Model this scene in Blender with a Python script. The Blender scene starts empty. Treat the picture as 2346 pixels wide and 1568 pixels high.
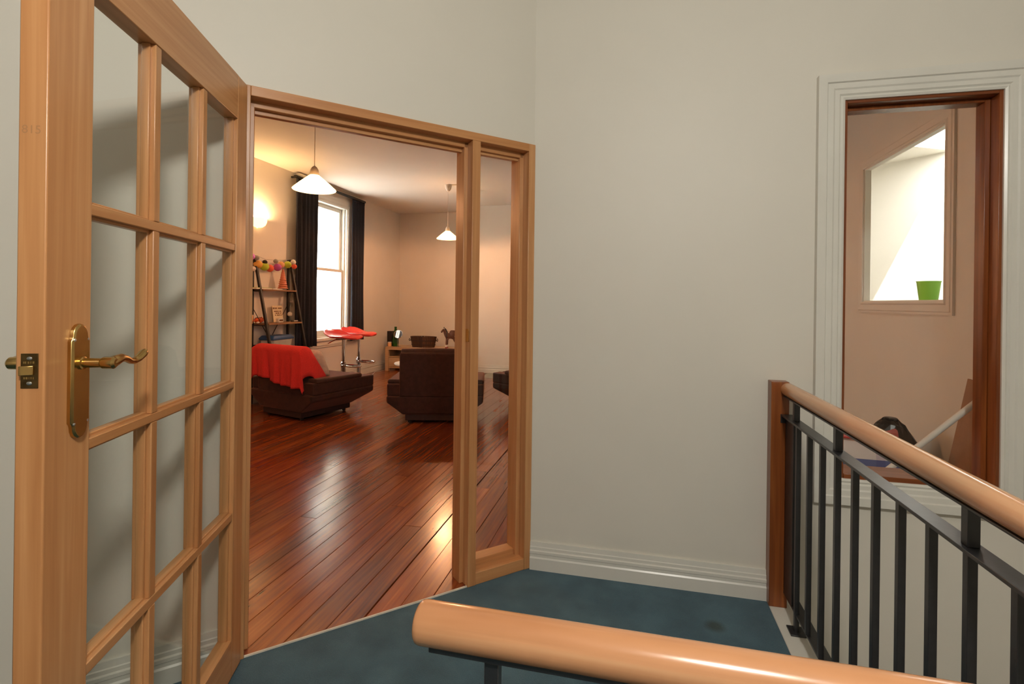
import bpy, math, random
from math import sin, cos, pi, radians, atan2, sqrt
from mathutils import Vector, Matrix
random.seed(7)
S = bpy.context.scene
COL = S.collection

# ------------------------------------------------------------------ camera
F, TH, RO, CY, H = 1165.0, radians(13.25), radians(0.716), 693.0, 1.2
cam = bpy.data.cameras.new('camera'); camo = bpy.data.objects.new('camera', cam)
COL.objects.link(camo); S.camera = camo
cam.sensor_width = 36.0; cam.sensor_fit = 'HORIZONTAL'
cam.lens = F/2346.0*36.0
cam.shift_y = -(784.0-CY)/2346.0
cam.clip_start = 0.02
camo.matrix_world = (Matrix.Translation((0, 0, H)) @ Matrix.Rotation(TH, 4, 'Z')
                     @ Matrix.Rotation(pi/2, 4, 'X') @ Matrix.Rotation(RO, 4, 'Z'))
# ------------------------------------------------------------------ world, sun, large lights, exposure
W = bpy.data.worlds.new('world'); S.world = W; W.use_nodes = True
bg = W.node_tree.nodes['Background']
bg.inputs[0].default_value = (1.0, 0.97, 0.93, 1); bg.inputs[1].default_value = 9.0
vs = S.view_settings
vs.view_transform = 'Standard'; vs.look = 'None'; vs.gamma = 1.0
vs.use_curve_mapping = False; vs.exposure = 0.28

def lamp(name, kind, loc, energy, color, size=0.1, rot=(0, 0, 0), sy=None):
    l = bpy.data.lights.new(name, kind); l.energy = energy; l.color = color
    if kind == 'AREA':
        l.size = size
        if sy: l.shape = 'RECTANGLE'; l.size_y = sy
    elif kind == 'POINT': l.shadow_soft_size = size
    elif kind == 'SUN': l.angle = size
    o = bpy.data.objects.new(name, l); COL.objects.link(o)
    o.location = loc; o.rotation_euler = rot
    return o
# unseen landing lamp, added behind the camera; sun over the sunlit room's added skylight
lamp('added_landing_light', 'POINT', (0.38, -0.40, 2.38), 92, (1.0, 0.955, 0.88), 0.12)
sun = lamp('sun_offscreen', 'SUN', (3, 3, 8), 4.0, (1.0, 0.96, 0.9), 0.01)
sun.rotation_euler = Vector((0.2, 0.5, -0.8)).to_track_quat('-Z', 'Y').to_euler()

# ------------------------------------------------------------------ pixel helpers
DV = Vector((-sin(TH), cos(TH), 0)); RV = Vector((cos(TH), sin(TH), 0)); CP = Vector((0, 0, H))
def ray(px, py):
    dx, dy = px-1173, py-CY
    return DV + (cos(RO)*dx+sin(RO)*dy)/F*RV - (-sin(RO)*dx+cos(RO)*dy)/F*Vector((0, 0, 1))
def onz(px, py, z=0.0):
    r = ray(px, py); return CP + r*((z-H)/r.z)
def onx(px, py, x):
    r = ray(px, py); return CP + r*(x/r.x)
def ony(px, py, y):
    r = ray(px, py); return CP + r*(y/r.y)
def atd(px, py, dep): return CP + ray(px, py)*dep

# ------------------------------------------------------------------ materials
def newmat(name):
    m = bpy.data.materials.new(name); m.use_nodes = True
    nt = m.node_tree; return m, nt, nt.nodes['Principled BSDF']
def setp(b, color=None, rough=None, metal=None, spec=None, coat=None):
    if color is not None: b.inputs['Base Color'].default_value = (*color, 1)
    if rough is not None: b.inputs['Roughness'].default_value = rough
    if metal is not None: b.inputs['Metallic'].default_value = metal
    if spec is not None: b.inputs['Specular IOR Level'].default_value = spec
    if coat is not None: b.inputs['Coat Weight'].default_value = coat
def N(nt, t, **k):
    n = nt.nodes.new(t)
    for a, v in k.items():
        if hasattr(n, a): setattr(n, a, v)
        else: n.inputs[a].default_value = v
    return n
def objcoord(nt, scale):
    tc = N(nt, 'ShaderNodeTexCoord'); mp = N(nt, 'ShaderNodeMapping')
    mp.inputs['Scale'].default_value = scale
    nt.links.new(tc.outputs['Object'], mp.inputs['Vector']); return mp
def ramp(nt, fac, stops):
    r = N(nt, 'ShaderNodeValToRGB'); e = r.color_ramp.elements
    while len(e) < len(stops): e.new(0.5)
    for q, (p, c) in zip(e, stops): q.position = p; q.color = (*c, 1)
    nt.links.new(fac, r.inputs[0]); return r
def bump(nt, b, h, strength=0.1, dist=0.01):
    bp = N(nt, 'ShaderNodeBump'); bp.inputs['Strength'].default_value = strength; bp.inputs['Distance'].default_value = dist
    nt.links.new(h, bp.inputs['Height']); nt.links.new(bp.outputs[0], b.inputs['Normal'])

def plain(name, color, rough=0.5, metal=0.0, var=0.06, scale=30, bmp=0.0, spec=0.5, coat=0.0, stretch=(1, 1, 1)):
    m, nt, b = newmat(name); setp(b, color, rough, metal, spec, coat)
    mp = objcoord(nt, stretch); nz = N(nt, 'ShaderNodeTexNoise'); nz.inputs['Scale'].default_value = scale
    nz.inputs['Detail'].default_value = 4
    nt.links.new(mp.outputs[0], nz.inputs[0])
    lo = tuple(c*(1-var) for c in color); hi = tuple(min(1, c*(1+var)) for c in color)
    r = ramp(nt, nz.outputs[0], [(0.3, lo), (0.7, hi)]); nt.links.new(r.outputs[0], b.inputs['Base Color'])
    if bmp: bump(nt, b, nz.outputs[0], bmp)
    return m
def wood(name, dark, mid, light, axis, rough=0.35, coat=0.0, rnd=0.15, fine=60, along=2.0, sat=0):
    m, nt, b = newmat(name); setp(b, mid, rough, 0, 0.5, coat)
    sc = [fine, fine, fine]; sc[axis] = along
    mp = objcoord(nt, tuple(sc))
    oi = N(nt, 'ShaderNodeObjectInfo'); ad = N(nt, 'ShaderNodeVectorMath', operation='ADD')
    ml = N(nt, 'ShaderNodeMath', operation='MULTIPLY'); ml.inputs[1].default_value = 137.0
    nt.links.new(oi.outputs['Random'], ml.inputs[0])
    nt.links.new(mp.outputs[0], ad.inputs[0]); nt.links.new(ml.outputs[0], ad.inputs[1])
    nz = N(nt, 'ShaderNodeTexNoise'); nz.inputs['Scale'].default_value = 1.0; nz.inputs['Detail'].default_value = 3
    nz.inputs['Distortion'].default_value = 0.6
    nt.links.new(ad.outputs[0], nz.inputs[0])
    mp2 = objcoord(nt, tuple(s*0.12 for s in sc)); ad2 = N(nt, 'ShaderNodeVectorMath', operation='ADD')
    nt.links.new(mp2.outputs[0], ad2.inputs[0]); nt.links.new(ml.outputs[0], ad2.inputs[1])
    nz2 = N(nt, 'ShaderNodeTexNoise'); nz2.inputs['Scale'].default_value = 1.0; nz2.inputs['Detail'].default_value = 5
    nt.links.new(ad2.outputs[0], nz2.inputs[0])
    mx = N(nt, 'ShaderNodeMath', operation='MULTIPLY_ADD'); mx.inputs[1].default_value = 0.5
    nt.links.new(nz.outputs[0], mx.inputs[0])
    h = N(nt, 'ShaderNodeMath', operation='MULTIPLY'); h.inputs[1].default_value = 0.5
    nt.links.new(nz2.outputs[0], h.inputs[0]); nt.links.new(h.outputs[0], mx.inputs[2])
    r = ramp(nt, mx.outputs[0], [(0.33, dark), (0.5, mid), (0.66, light)])
    hs = N(nt, 'ShaderNodeHueSaturation')
    mr = N(nt, 'ShaderNodeMapRange'); mr.inputs[3].default_value = 1-rnd; mr.inputs[4].default_value = 1+rnd
    nt.links.new(oi.outputs['Random'], mr.inputs[0]); nt.links.new(mr.outputs[0], hs.inputs['Value'])
    nt.links.new(r.outputs[0], hs.inputs['Color']); nt.links.new(hs.outputs[0], b.inputs['Base Color'])
    bump(nt, b, nz.outputs[0], 0.05, 0.002)
    return m
def emit(name, color, strength, base=(0.9, 0.85, 0.7)):
    m, nt, b = newmat(name); setp(b, base, 0.3)
    b.inputs['Emission Color'].default_value = (*color, 1); b.inputs['Emission Strength'].default_value = strength
    return m
def glassmat(name, tint=(0.97, 0.98, 0.97), ior=1.45):
    m = bpy.data.materials.new(name); m.use_nodes = True; nt = m.node_tree
    nt.nodes.remove(nt.nodes['Principled BSDF']); out = nt.nodes['Material Output']
    t = N(nt, 'ShaderNodeBsdfTransparent'); t.inputs[0].default_value = (*tint, 1)
    g = N(nt, 'ShaderNodeBsdfGlossy'); g.inputs['Roughness'].default_value = 0.0
    lw = N(nt, 'ShaderNodeLayerWeight'); lw.inputs[0].default_value = 0.5
    pw = N(nt, 'ShaderNodeMath', operation='POWER'); pw.inputs[1].default_value = 4.5
    nt.links.new(lw.outputs['Facing'], pw.inputs[0])
    f = N(nt, 'ShaderNodeMath', operation='MULTIPLY_ADD'); f.inputs[1].default_value = 0.40; f.inputs[2].default_value = 0.018
    nt.links.new(pw.outputs[0], f.inputs[0])
    mx = N(nt, 'ShaderNodeMixShader')
    nt.links.new(f.outputs[0], mx.inputs[0]); nt.links.new(t.outputs[0], mx.inputs[1]); nt.links.new(g.outputs[0], mx.inputs[2])
    nt.links.new(mx.outputs[0], out.inputs[0]); return m

MT = {}
MT['wall'] = plain('landing_wall_paint', (0.73, 0.695, 0.61), 0.5, var=0.015, scale=3)
MT['wall2'] = plain('living_wall_paint', (0.78, 0.735, 0.665), 0.6, var=0.02, scale=3)
MT['wall3'] = plain('store_wall_paint', (0.78, 0.735, 0.665), 0.6, var=0.02, scale=3)
MT['white'] = plain('bright_room_paint', (0.82, 0.79, 0.72), 0.6, var=0.01, scale=3)
MT['ceil'] = plain('ceiling_paint', (0.82, 0.78, 0.70), 0.7, var=0.015, scale=3)
MT['trim'] = plain('trim_gloss_white', (0.72, 0.70, 0.63), 0.28, var=0.03, scale=6)
MT['firv'] = wood('fir_vertical', (0.46, 0.195, 0.068), (0.56, 0.265, 0.102), (0.66, 0.35, 0.155), 2, 0.30, rnd=0.06)
MT['firh'] = wood('fir_horizontal', (0.46, 0.195, 0.068), (0.56, 0.265, 0.102), (0.66, 0.35, 0.155), 0, 0.30, rnd=0.06)
MT['redv'] = wood('rimu_vertical', (0.13, 0.030, 0.007), (0.21, 0.055, 0.012), (0.30, 0.09, 0.02), 2, 0.28, rnd=0.05)
MT['redh'] = wood('rimu_horizontal', (0.13, 0.030, 0.007), (0.21, 0.055, 0.012), (0.30, 0.09, 0.02), 0, 0.28, rnd=0.05)
MT['beechy'] = wood('beech_y', (0.48, 0.21, 0.09), (0.62, 0.30, 0.14), (0.70, 0.40, 0.21), 1, 0.22, coat=0.25, rnd=0.03, fine=40)
MT['beechx'] = wood('beech_x', (0.48, 0.21, 0.09), (0.62, 0.30, 0.14), (0.70, 0.40, 0.21), 0, 0.22, coat=0.25, rnd=0.03, fine=40)
MT['iron'] = plain('black_iron', (0.016, 0.016, 0.018), 0.36, var=0.2, scale=40, bmp=0.03, spec=0.8)
MT['brass'] = plain('aged_brass', (0.55, 0.36, 0.13), 0.24, 1.0, var=0.15, scale=20)
MT['brassd'] = plain('dark_brass', (0.16, 0.10, 0.04), 0.4, 1.0, var=0.3, scale=60)
MT['steel'] = plain('screw_steel', (0.6, 0.6, 0.6), 0.3, 1.0)
MT['chrome'] = plain('chrome', (0.75, 0.75, 0.76), 0.08, 1.0, var=0.02)
MT['glass'] = glassmat('pane_glass')
MT['dark'] = plain('subfloor_dark', (0.012, 0.007, 0.004), 0.9)
MT['navy'] = plain('navy_curtain', (0.012, 0.014, 0.024), 0.8, var=0.2, scale=60)
MT['velvet'] = plain('brown_velvet', (0.036, 0.012, 0.008), 0.85, var=0.3, scale=25)
_b = MT['velvet'].node_tree.nodes['Principled BSDF']
_b.inputs['Sheen Weight'].default_value = 0.4; _b.inputs['Sheen Tint'].default_value = (0.9, 0.35, 0.22, 1); _b.inputs['Sheen Roughness'].default_value = 0.4
MT['velvetd'] = plain('plinth_brown', (0.035, 0.013, 0.009), 0.7, var=0.2)
MT['towel'] = plain('red_towel', (0.72, 0.035, 0.03), 0.95, var=0.12, scale=160, bmp=0.3)
MT['redseat'] = plain('red_vinyl', (0.75, 0.045, 0.035), 0.22, var=0.03)
MT['cream'] = plain('cream_fabric', (0.72, 0.66, 0.54), 0.9, var=0.1)
MT['oak'] = wood('pale_oak', (0.44, 0.27, 0.13), (0.55, 0.36, 0.19), (0.62, 0.43, 0.25), 0, 0.4, rnd=0.05)
MT['black'] = plain('black_plastic', (0.015, 0.014, 0.013), 0.35)
MT['ltblack'] = plain('black_powdercoat', (0.008, 0.006, 0.005), 0.5)
MT['shelf'] = wood('brown_shelf', (0.17, 0.08, 0.03), (0.25, 0.125, 0.05), (0.33, 0.18, 0.08), 1, 0.5)
MT['shade'] = emit('glass_shade_lit', (1.0, 0.74, 0.38), 4.6)
_nt = MT['shade'].node_tree; _tr = N(_nt, 'ShaderNodeBsdfTranslucent'); _tr.inputs[0].default_value = (1.0, 0.86, 0.66, 1)
_mx = N(_nt, 'ShaderNodeMixShader'); _mx.inputs[0].default_value = 0.6
_nt.links.new(_nt.nodes['Principled BSDF'].outputs[0], _mx.inputs[1]); _nt.links.new(_tr.outputs[0], _mx.inputs[2])
_nt.links.new(_mx.outputs[0], _nt.nodes['Material Output'].inputs[0])
MT['sconce'] = emit('sconce_glass_lit', (1.0, 0.60, 0.22), 3.0)
MT['bulb'] = emit('bulb_lit', (1.0, 0.75, 0.4), 12)
MT['whitep'] = plain('white_plastic', (0.75, 0.72, 0.66), 0.4, var=0.02)
MT['rose'] = plain('pendant_plastic', (0.72, 0.66, 0.58), 0.4, var=0.02)
MT['hearth'] = plain('hearth_stone', (0.30, 0.30, 0.24), 0.6, var=0.1, scale=15)
MT['bglass'] = plain('green_bottle_glass', (0.012, 0.10, 0.012), 0.1, var=0.1, coat=0.5)
MT['mirror'] = plain('mirror_silver', (0.8, 0.82, 0.85), 0.03, 1.0, var=0.0)
MT['basket'] = wood('basket_slats', (0.03, 0.012, 0.004), (0.06, 0.022, 0.008), (0.11, 0.04, 0.014), 2, 0.6, rnd=0.35)
MT['basketd'] = plain('basket_band', (0.03, 0.012, 0.006), 0.6)
MT['horse'] = plain('brown_horse', (0.10, 0.032, 0.014), 0.5, var=0.25, scale=60)
MT['horsew'] = plain('white_hair', (0.75, 0.68, 0.6), 0.6)
MT['hoof'] = plain('red_hoof', (0.30, 0.03, 0.025), 0.5)
MT['blue'] = plain('blue_plastic', (0.03, 0.085, 0.22), 0.3)
MT['clear'] = plain('cloudy_tub', (0.54, 0.53, 0.50), 0.3)
MT['cardb'] = plain('cardboard', (0.36, 0.20, 0.115), 0.85, var=0.06)
MT['blackbag'] = plain('black_bin_bag', (0.018, 0.013, 0.010), 0.28, var=0.3)
MT['greencup'] = emit('green_cup', (0.30, 0.75, 0.05), 0.0, (0.38, 0.86, 0.10))
def srgb(r, g, b): return tuple(((c/255)/12.92 if c/255 <= 0.04045 else ((c/255+0.055)/1.055)**2.4) for c in (r, g, b))
for nm, c in dict(lgreen=(190, 210, 70), lred=(235, 100, 70), lpurple=(190, 90, 175), lyellow=(240, 185, 95), lpink=(225, 140, 235),
                  lpeach=(240, 185, 130), lwhite=(238, 232, 222), lgrey=(160, 155, 146), lblack=(45, 35, 30), pinkt=(235, 150, 120),
                  green=(150, 190, 50), paper=(240, 236, 226), orange=(225, 95, 40), signc=(230, 212, 178)).items():
    MT[nm] = plain('colour_'+nm, srgb(*c), 0.7, var=0.04)

# polished floor boards
def floormat():
    m, nt, b = newmat('polished_boards'); setp(b, (0.2, 0.05, 0.015), 0.25, 0, 0.5)
    oi = N(nt, 'ShaderNodeObjectInfo')
    ml = N(nt, 'ShaderNodeMath', operation='MULTIPLY'); ml.inputs[1].default_value = 211.0
    nt.links.new(oi.outputs['Random'], ml.inputs[0])
    def nz(scale, detail, rnd=True):
        mp = objcoord(nt, scale); v = mp.outputs[0]
        if rnd:
            ad = N(nt, 'ShaderNodeVectorMath', operation='ADD')
            nt.links.new(v, ad.inputs[0]); nt.links.new(ml.outputs[0], ad.inputs[1]); v = ad.outputs[0]
        n = N(nt, 'ShaderNodeTexNoise'); n.inputs['Scale'].default_value = 1; n.inputs['Detail'].default_value = detail
        nt.links.new(v, n.inputs[0]); return n
    g1 = nz((70, 2.5, 10), 4); g2 = nz((9, 1.1, 5), 3)
    s = N(nt, 'ShaderNodeMath', operation='ADD'); nt.links.new(g1.outputs[0], s.inputs[0]); nt.links.new(g2.outputs[0], s.inputs[1])
    h = N(nt, 'ShaderNodeMath', operation='MULTIPLY'); h.inputs[1].default_value = 0.5; nt.links.new(s.outputs[0], h.inputs[0])
    r = ramp(nt, h.outputs[0], [(0.30, (0.06, 0.012, 0.004)), (0.47, (0.165, 0.034, 0.009)), (0.60, (0.24, 0.058, 0.013)), (0.74, (0.36, 0.11, 0.026))])
    hs = N(nt, 'ShaderNodeHueSaturation')
    mr = N(nt, 'ShaderNodeMapRange'); mr.inputs[3].default_value = 1.05; mr.inputs[4].default_value = 1.70
    nt.links.new(oi.outputs['Random'], mr.inputs[0]); nt.links.new(mr.outputs[0], hs.inputs['Value']); nt.links.new(r.outputs[0], hs.inputs['Color'])
    # dark nail holes and knots
    mp = objcoord(nt, (10.0, 1.5, 1)); vo = N(nt, 'ShaderNodeTexVoronoi'); vo.inputs['Scale'].default_value = 1.0
    nt.links.new(mp.outputs[0], vo.inputs[0])
    kr = ramp(nt, vo.outputs[0], [(0.035, (0.12, 0.11, 0.11)), (0.075, (1, 1, 1))])
    mxc = N(nt, 'ShaderNodeMix', data_type='RGBA', blend_type='MULTIPLY'); mxc.inputs[0].default_value = 1.0
    nt.links.new(hs.outputs[0], mxc.inputs[6]); nt.links.new(kr.outputs[0], mxc.inputs[7]); nt.links.new(mxc.outputs[2], b.inputs['Base Color'])
    w = nz((6, 3, 3), 5, False)
    rr = N(nt, 'ShaderNodeMapRange'); rr.inputs[3].default_value = 0.13; rr.inputs[4].default_value = 0.30
    nt.links.new(w.outputs[0], rr.inputs[0]); nt.links.new(rr.outputs[0], b.inputs['Roughness'])
    bump(nt, b, g2.outputs[0], 0.06, 0.003)
    return m
MT['boards'] = floormat()
def carpetmat():
    m, nt, b = newmat('teal_carpet'); setp(b, (0.03, 0.08, 0.11), 0.95, 0, 0.1)
    mp = objcoord(nt, (1, 1, 1))
    n1 = N(nt, 'ShaderNodeTexNoise'); n1.inputs['Scale'].default_value = 420; n1.inputs['Detail'].default_value = 3
    n2 = N(nt, 'ShaderNodeTexNoise'); n2.inputs['Scale'].default_value = 7; n2.inputs['Detail'].default_value = 5
    for n in (n1, n2): nt.links.new(mp.outputs[0], n.inputs[0])
    s = N(nt, 'ShaderNodeMath', operation='MULTIPLY_ADD'); s.inputs[1].default_value = 0.55
    h = N(nt, 'ShaderNodeMath', operation='MULTIPLY'); h.inputs[1].default_value = 0.45
    nt.links.new(n2.outputs[0], h.inputs[0]); nt.links.new(n1.outputs[0], s.inputs[0]); nt.links.new(h.outputs[0], s.inputs[2])
    r = ramp(nt, s.outputs[0], [(0.30, (0.020, 0.052, 0.072)), (0.5, (0.042, 0.100, 0.132)), (0.72, (0.080, 0.165, 0.205))])
    # a round stain with a pale rim on one side
    p = onz(1640, 1436)
    sub = N(nt, 'ShaderNodeVectorMath', operation='DISTANCE'); sub.inputs[1].default_value = (p.x, p.y, 0.0)
    flat = N(nt, 'ShaderNodeVectorMath', operation='MULTIPLY'); flat.inputs[1].default_value = (1, 1, 0)
    nt.links.new(mp.outputs[0], flat.inputs[0]); nt.links.new(flat.outputs[0], sub.inputs[0])
    dn = N(nt, 'ShaderNodeMath', operation='MULTIPLY_ADD'); dn.inputs[1].default_value = 0.03
    nt.links.new(n2.outputs[0], dn.inputs[0]); nt.links.new(sub.outputs['Value'], dn.inputs[2])
    k = ramp(nt, dn.outputs[0], [(0.035, (0.45, 0.42, 0.30)), (0.062, (1, 1, 1))])
    mxc = N(nt, 'ShaderNodeMix', data_type='RGBA', blend_type='MULTIPLY'); mxc.inputs[0].default_value = 1.0
    nt.links.new(r.outputs[0], mxc.inputs[6]); nt.links.new(k.outputs[0], mxc.inputs[7])
    nt.links.new(mxc.outputs[2], b.inputs['Base Color'])
    bump(nt, b, n1.outputs[0], 0.6, 0.004)
    b.inputs['Sheen Weight'].default_value = 0.2
    return m
MT['carpet'] = carpetmat()
def plaidmat():
    m, nt, b = newmat('plaid_bag'); setp(b, (0.7, 0.6, 0.55), 0.55)
    tc = N(nt, 'ShaderNodeTexCoord'); sp = N(nt, 'ShaderNodeSeparateXYZ'); nt.links.new(tc.outputs['Object'], sp.inputs[0])
    def bands(out, k, stops):
        mu = N(nt, 'ShaderNodeMath', operation='MULTIPLY'); mu.inputs[1].default_value = k
        fr = N(nt, 'ShaderNodeMath', operation='FRACT'); nt.links.new(out, mu.inputs[0]); nt.links.new(mu.outputs[0], fr.inputs[0])
        r = ramp(nt, fr.outputs[0], stops); r.color_ramp.interpolation = 'CONSTANT'; return r
    wht, red, blu = (0.78, 0.70, 0.66), (0.50, 0.13, 0.12), (0.14, 0.17, 0.36)
    a = bands(sp.outputs['Z'], 4.3, [(0, wht), (0.30, red), (0.55, wht), (0.72, blu), (0.9, wht)])
    c = bands(sp.outputs['X'], 5.0, [(0, (1, 1, 1)), (0.55, (1, 1, 1)), (0.7, (0.8, 0.75, 0.85)), (0.9, (1, 1, 1))])
    mxc = N(nt, 'ShaderNodeMix', data_type='RGBA', blend_type='MULTIPLY'); mxc.inputs[0].default_value = 1.0
    nt.links.new(a.outputs[0], mxc.inputs[6]); nt.links.new(c.outputs[0], mxc.inputs[7]); nt.links.new(mxc.outputs[2], b.inputs['Base Color'])
    return m
MT['plaid'] = plaidmat()
MT['bagred'] = plain('bag_piping_red', (0.62, 0.06, 0.05), 0.5)

# ------------------------------------------------------------------ mesh builder
class MB:
    def __init__(s): s.v = []; s.f = []
    def add(s, vs_, fs):
        o = len(s.v); s.v += [Vector(q) for q in vs_]; s.f += [tuple(i+o for i in f) for f in fs]; return s
    def box(s, x0, x1, y0, y1, z0, z1):
        return s.add([(x0, y0, z0), (x1, y0, z0), (x1, y1, z0), (x0, y1, z0), (x0, y0, z1), (x1, y0, z1), (x1, y1, z1), (x0, y1, z1)],
                     [(0, 3, 2, 1), (4, 5, 6, 7), (0, 1, 5, 4), (1, 2, 6, 5), (2, 3, 7, 6), (3, 0, 4, 7)])
    def prism(s, poly, z0, z1):
        n = len(poly)
        a = sum(poly[i][0]*poly[(i+1) % n][1]-poly[(i+1) % n][0]*poly[i][1] for i in range(n))
        if a < 0: poly = poly[::-1]
        return s.add([(x, y, z0) for x, y in poly]+[(x, y, z1) for x, y in poly],
                     [tuple(range(n))[::-1], tuple(range(n, 2*n))]+[(i, (i+1) % n, (i+1) % n+n, i+n) for i in range(n)])
    def loft(s, rings, cap=True, closed=True):
        n = len(rings[0]); V = [p for r in rings for p in r]; Fs = []
        for k in range(len(rings)-1):
            for i in range(n if closed else n-1):
                j = (i+1) % n; Fs.append((k*n+i, k*n+j, (k+1)*n+j, (k+1)*n+i))
        if cap and closed: Fs += [tuple(range(n))[::-1], tuple(range((len(rings)-1)*n, len(rings)*n))]
        return s.add(V, Fs)
    def lathe(s, prof, c=(0, 0, 0), n=20, a0=0, a1=2*pi, sx=1, sy=1):
        full = abs(a1-a0-2*pi) < 1e-6; m = n if full else n+1
        rings = [[(c[0]+sx*r*cos(a0+(a1-a0)*i/n), c[1]+sy*r*sin(a0+(a1-a0)*i/n), c[2]+z) for i in range(m)] for r, z in prof]
        return s.loft(rings, cap=full, closed=full)
    def tube(s, pts, r, n=10, sq=False):
        pts = [Vector(p) for p in pts]; rs = r if isinstance(r, (list, tuple)) else [r]*len(pts); rings = []
        if sq: n = 4
        prev = None
        for i, p in enumerate(pts):
            t = (pts[min(i+1, len(pts)-1)]-pts[max(i-1, 0)]).normalized()
            if prev is None:
                u = Vector((0, 0, 1)) if abs(t.z) < 0.9 else Vector((1, 0, 0))
                u = (u-t*u.dot(t)).normalized()
            else: u = (prev-t*prev.dot(t)).normalized()
            prev = u; w = t.cross(u); off = pi/4 if sq else 0; k = sqrt(2) if sq else 1
            rings.append([p+(u*cos(2*pi*j/n+off)+w*sin(2*pi*j/n+off))*rs[i]*k for j in range(n)])
        return s.loft(rings)
    def ball(s, c, r, n=12, sc=(1, 1, 1)):
        return s.lathe([(max(1e-4, r*sin(pi*k/(n//2+1)))*1.0, -r*cos(pi*k/(n//2+1))*sc[2]) for k in range(0, n//2+2)], c, n, sx=sc[0], sy=sc[1])
    def ring(s, rect, prof, fn):
        # frame around rect (a0,a1,b0,b1); prof = [(offset outward, height)], fn(a,b,h) -> xyz
        a0, a1, b0, b1 = rect; n = len(prof)
        cs = [(a0, b0, -1, -1), (a1, b0, 1, -1), (a1, b1, 1, 1), (a0, b1, -1, 1)]
        V = [fn(a+sa*o, b+sb*o, h) for (a, b, sa, sb) in cs for (o, h) in prof]; Fs = []
        for k in range(4):
            k2 = (k+1) % 4
            for i in range(n):
                j = (i+1) % n; Fs.append((k*n+i, k2*n+i, k2*n+j, k*n+j))
        return s.add(V, Fs)
    def xf(s, M):
        s.v = [M @ q for q in s.v]; return s
    def shift(s, d):
        d = Vector(d); s.v = [q+d for q in s.v]; return s
def obj(name, mb, mat, parent=None, bevel=0.0, smooth=False, seg=2, subd=0):
    me = bpy.data.meshes.new(name); me.from_pydata([tuple(q) for q in mb.v], [], mb.f); me.validate(); me.update()
    import bmesh
    b = bmesh.new(); b.from_mesh(me); bmesh.ops.recalc_face_normals(b, faces=b.faces); b.to_mesh(me); b.free()
    me.materials.append(MT[mat] if isinstance(mat, str) else mat)
    o = bpy.data.objects.new(name, me); COL.objects.link(o)
    if parent is not None: o.parent = parent
    if subd:
        md = o.modifiers.new('sub', 'SUBSURF'); md.levels = subd; md.render_levels = subd
    if bevel:
        md = o.modifiers.new('bev', 'BEVEL'); md.width = bevel; md.segments = seg; md.limit_method = 'ANGLE'; md.angle_limit = radians(40)
    if smooth or subd or bevel:
        for p in me.polygons: p.use_smooth = True
        if not subd:
            try: me.set_sharp_from_angle(angle=radians(35))
            except Exception: pass
    return o
def tag(o, label, cat, group=None):
    o['label'] = label; o['category'] = cat
    if group: o['group'] = group
    return o
def thing(name, label, cat, loc=(0, 0, 0), rz=0.0, group=None):
    o = bpy.data.objects.new(name, None); COL.objects.link(o); o.empty_display_size = 0.1
    o.location = loc; o.rotation_euler = (0, 0, rz); return tag(o, label, cat, group)
def struct(name, mb, mat, label, cat, bevel=0.0, smooth=False):
    o = obj(name, mb, mat, None, bevel, smooth); o['kind'] = 'structure'; return tag(o, label, cat)
def structroot(name, label, cat, loc=(0, 0, 0), rz=0.0):
    o = thing(name, label, cat, loc, rz); o['kind'] = 'structure'; return o
def copy_tree(o, parent=None):
    c = o.copy(); COL.objects.link(c); c.parent = parent
    for ch in list(o.children): copy_tree(ch, c)
    return c

# ================================================================== STRUCTURE
CX, YB = -0.437, 2.265            # inside corner of the landing
ZC = 2.83                          # ceiling height
XL, YF = -4.24, 8.78               # living room window wall and far wall
XC = 1.60                          # store room wall with the opening
q2 = sqrt(0.5)
def A(s, t, z): return Vector((CX-s*q2-t*q2, YB-s*q2+t*q2, z))   # along the diagonal wall, into the living room, up
def abox(mb, s0, s1, t0, t1, z0, z1):
    V = [A(s, t, z) for z in (z0, z1) for (s, t) in ((s0, t0), (s1, t0), (s1, t1), (s0, t1))]
    return mb.add(V, [(0, 3, 2, 1), (4, 5, 6, 7), (0, 1, 5, 4), (1, 2, 6, 5), (2, 3, 7, 6), (3, 0, 4, 7)])
SF, ZF = 1.185, 1.913              # width and height of the door frame
# diagonal wall with the doorway
m = MB(); abox(m, SF, 4.62, 0, 0.12, 0, ZC); abox(m, 0, SF, 0, 0.12, ZF, ZC)
struct('wall_diagonal', m, 'wall', 'off-white diagonal wall around the timber doorway', 'wall')
# right wall with the interior window
WX0, WX1, WZ0, WZ1 = 0.807, 1.343, 0.517, 2.020
m = MB()
m.box(CX, WX0, YB, YB+0.12, -2.8, ZC).box(WX1, 3.6, YB, YB+0.12, -2.8, ZC)
m.box(WX0, WX1, YB, YB+0.12, -2.8, WZ0).box(WX0, WX1, YB, YB+0.12, WZ1, ZC)
struct('wall_right', m, 'wall', 'off-white landing wall with the small interior window', 'wall')
struct('wall_back', MB().box(-3.75, 3.7, -2.72, -2.6, -2.8, ZC), 'wall', 'off-white wall behind the camera side of the landing', 'wall')
struct('wall_stairwell', MB().box(3.6, 3.7, -2.6, YB+0.12, -2.8, ZC), 'wall', 'off-white end wall of the stairwell', 'wall')
struct('wall_left', MB().box(-3.85, -3.72, -2.72, -1.0, 0, ZC), 'wall', 'off-white landing wall beyond the open door', 'wall')
struct('ceiling', MB().prism([(-3.9, -2.8), (3.8, -2.8), (3.8, YB+0.06), (CX, YB+0.06), A(4.7, 0.06, 0).xy[:]], ZC, ZC+0.1), 'white', 'plain landing ceiling', 'ceiling')
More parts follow.
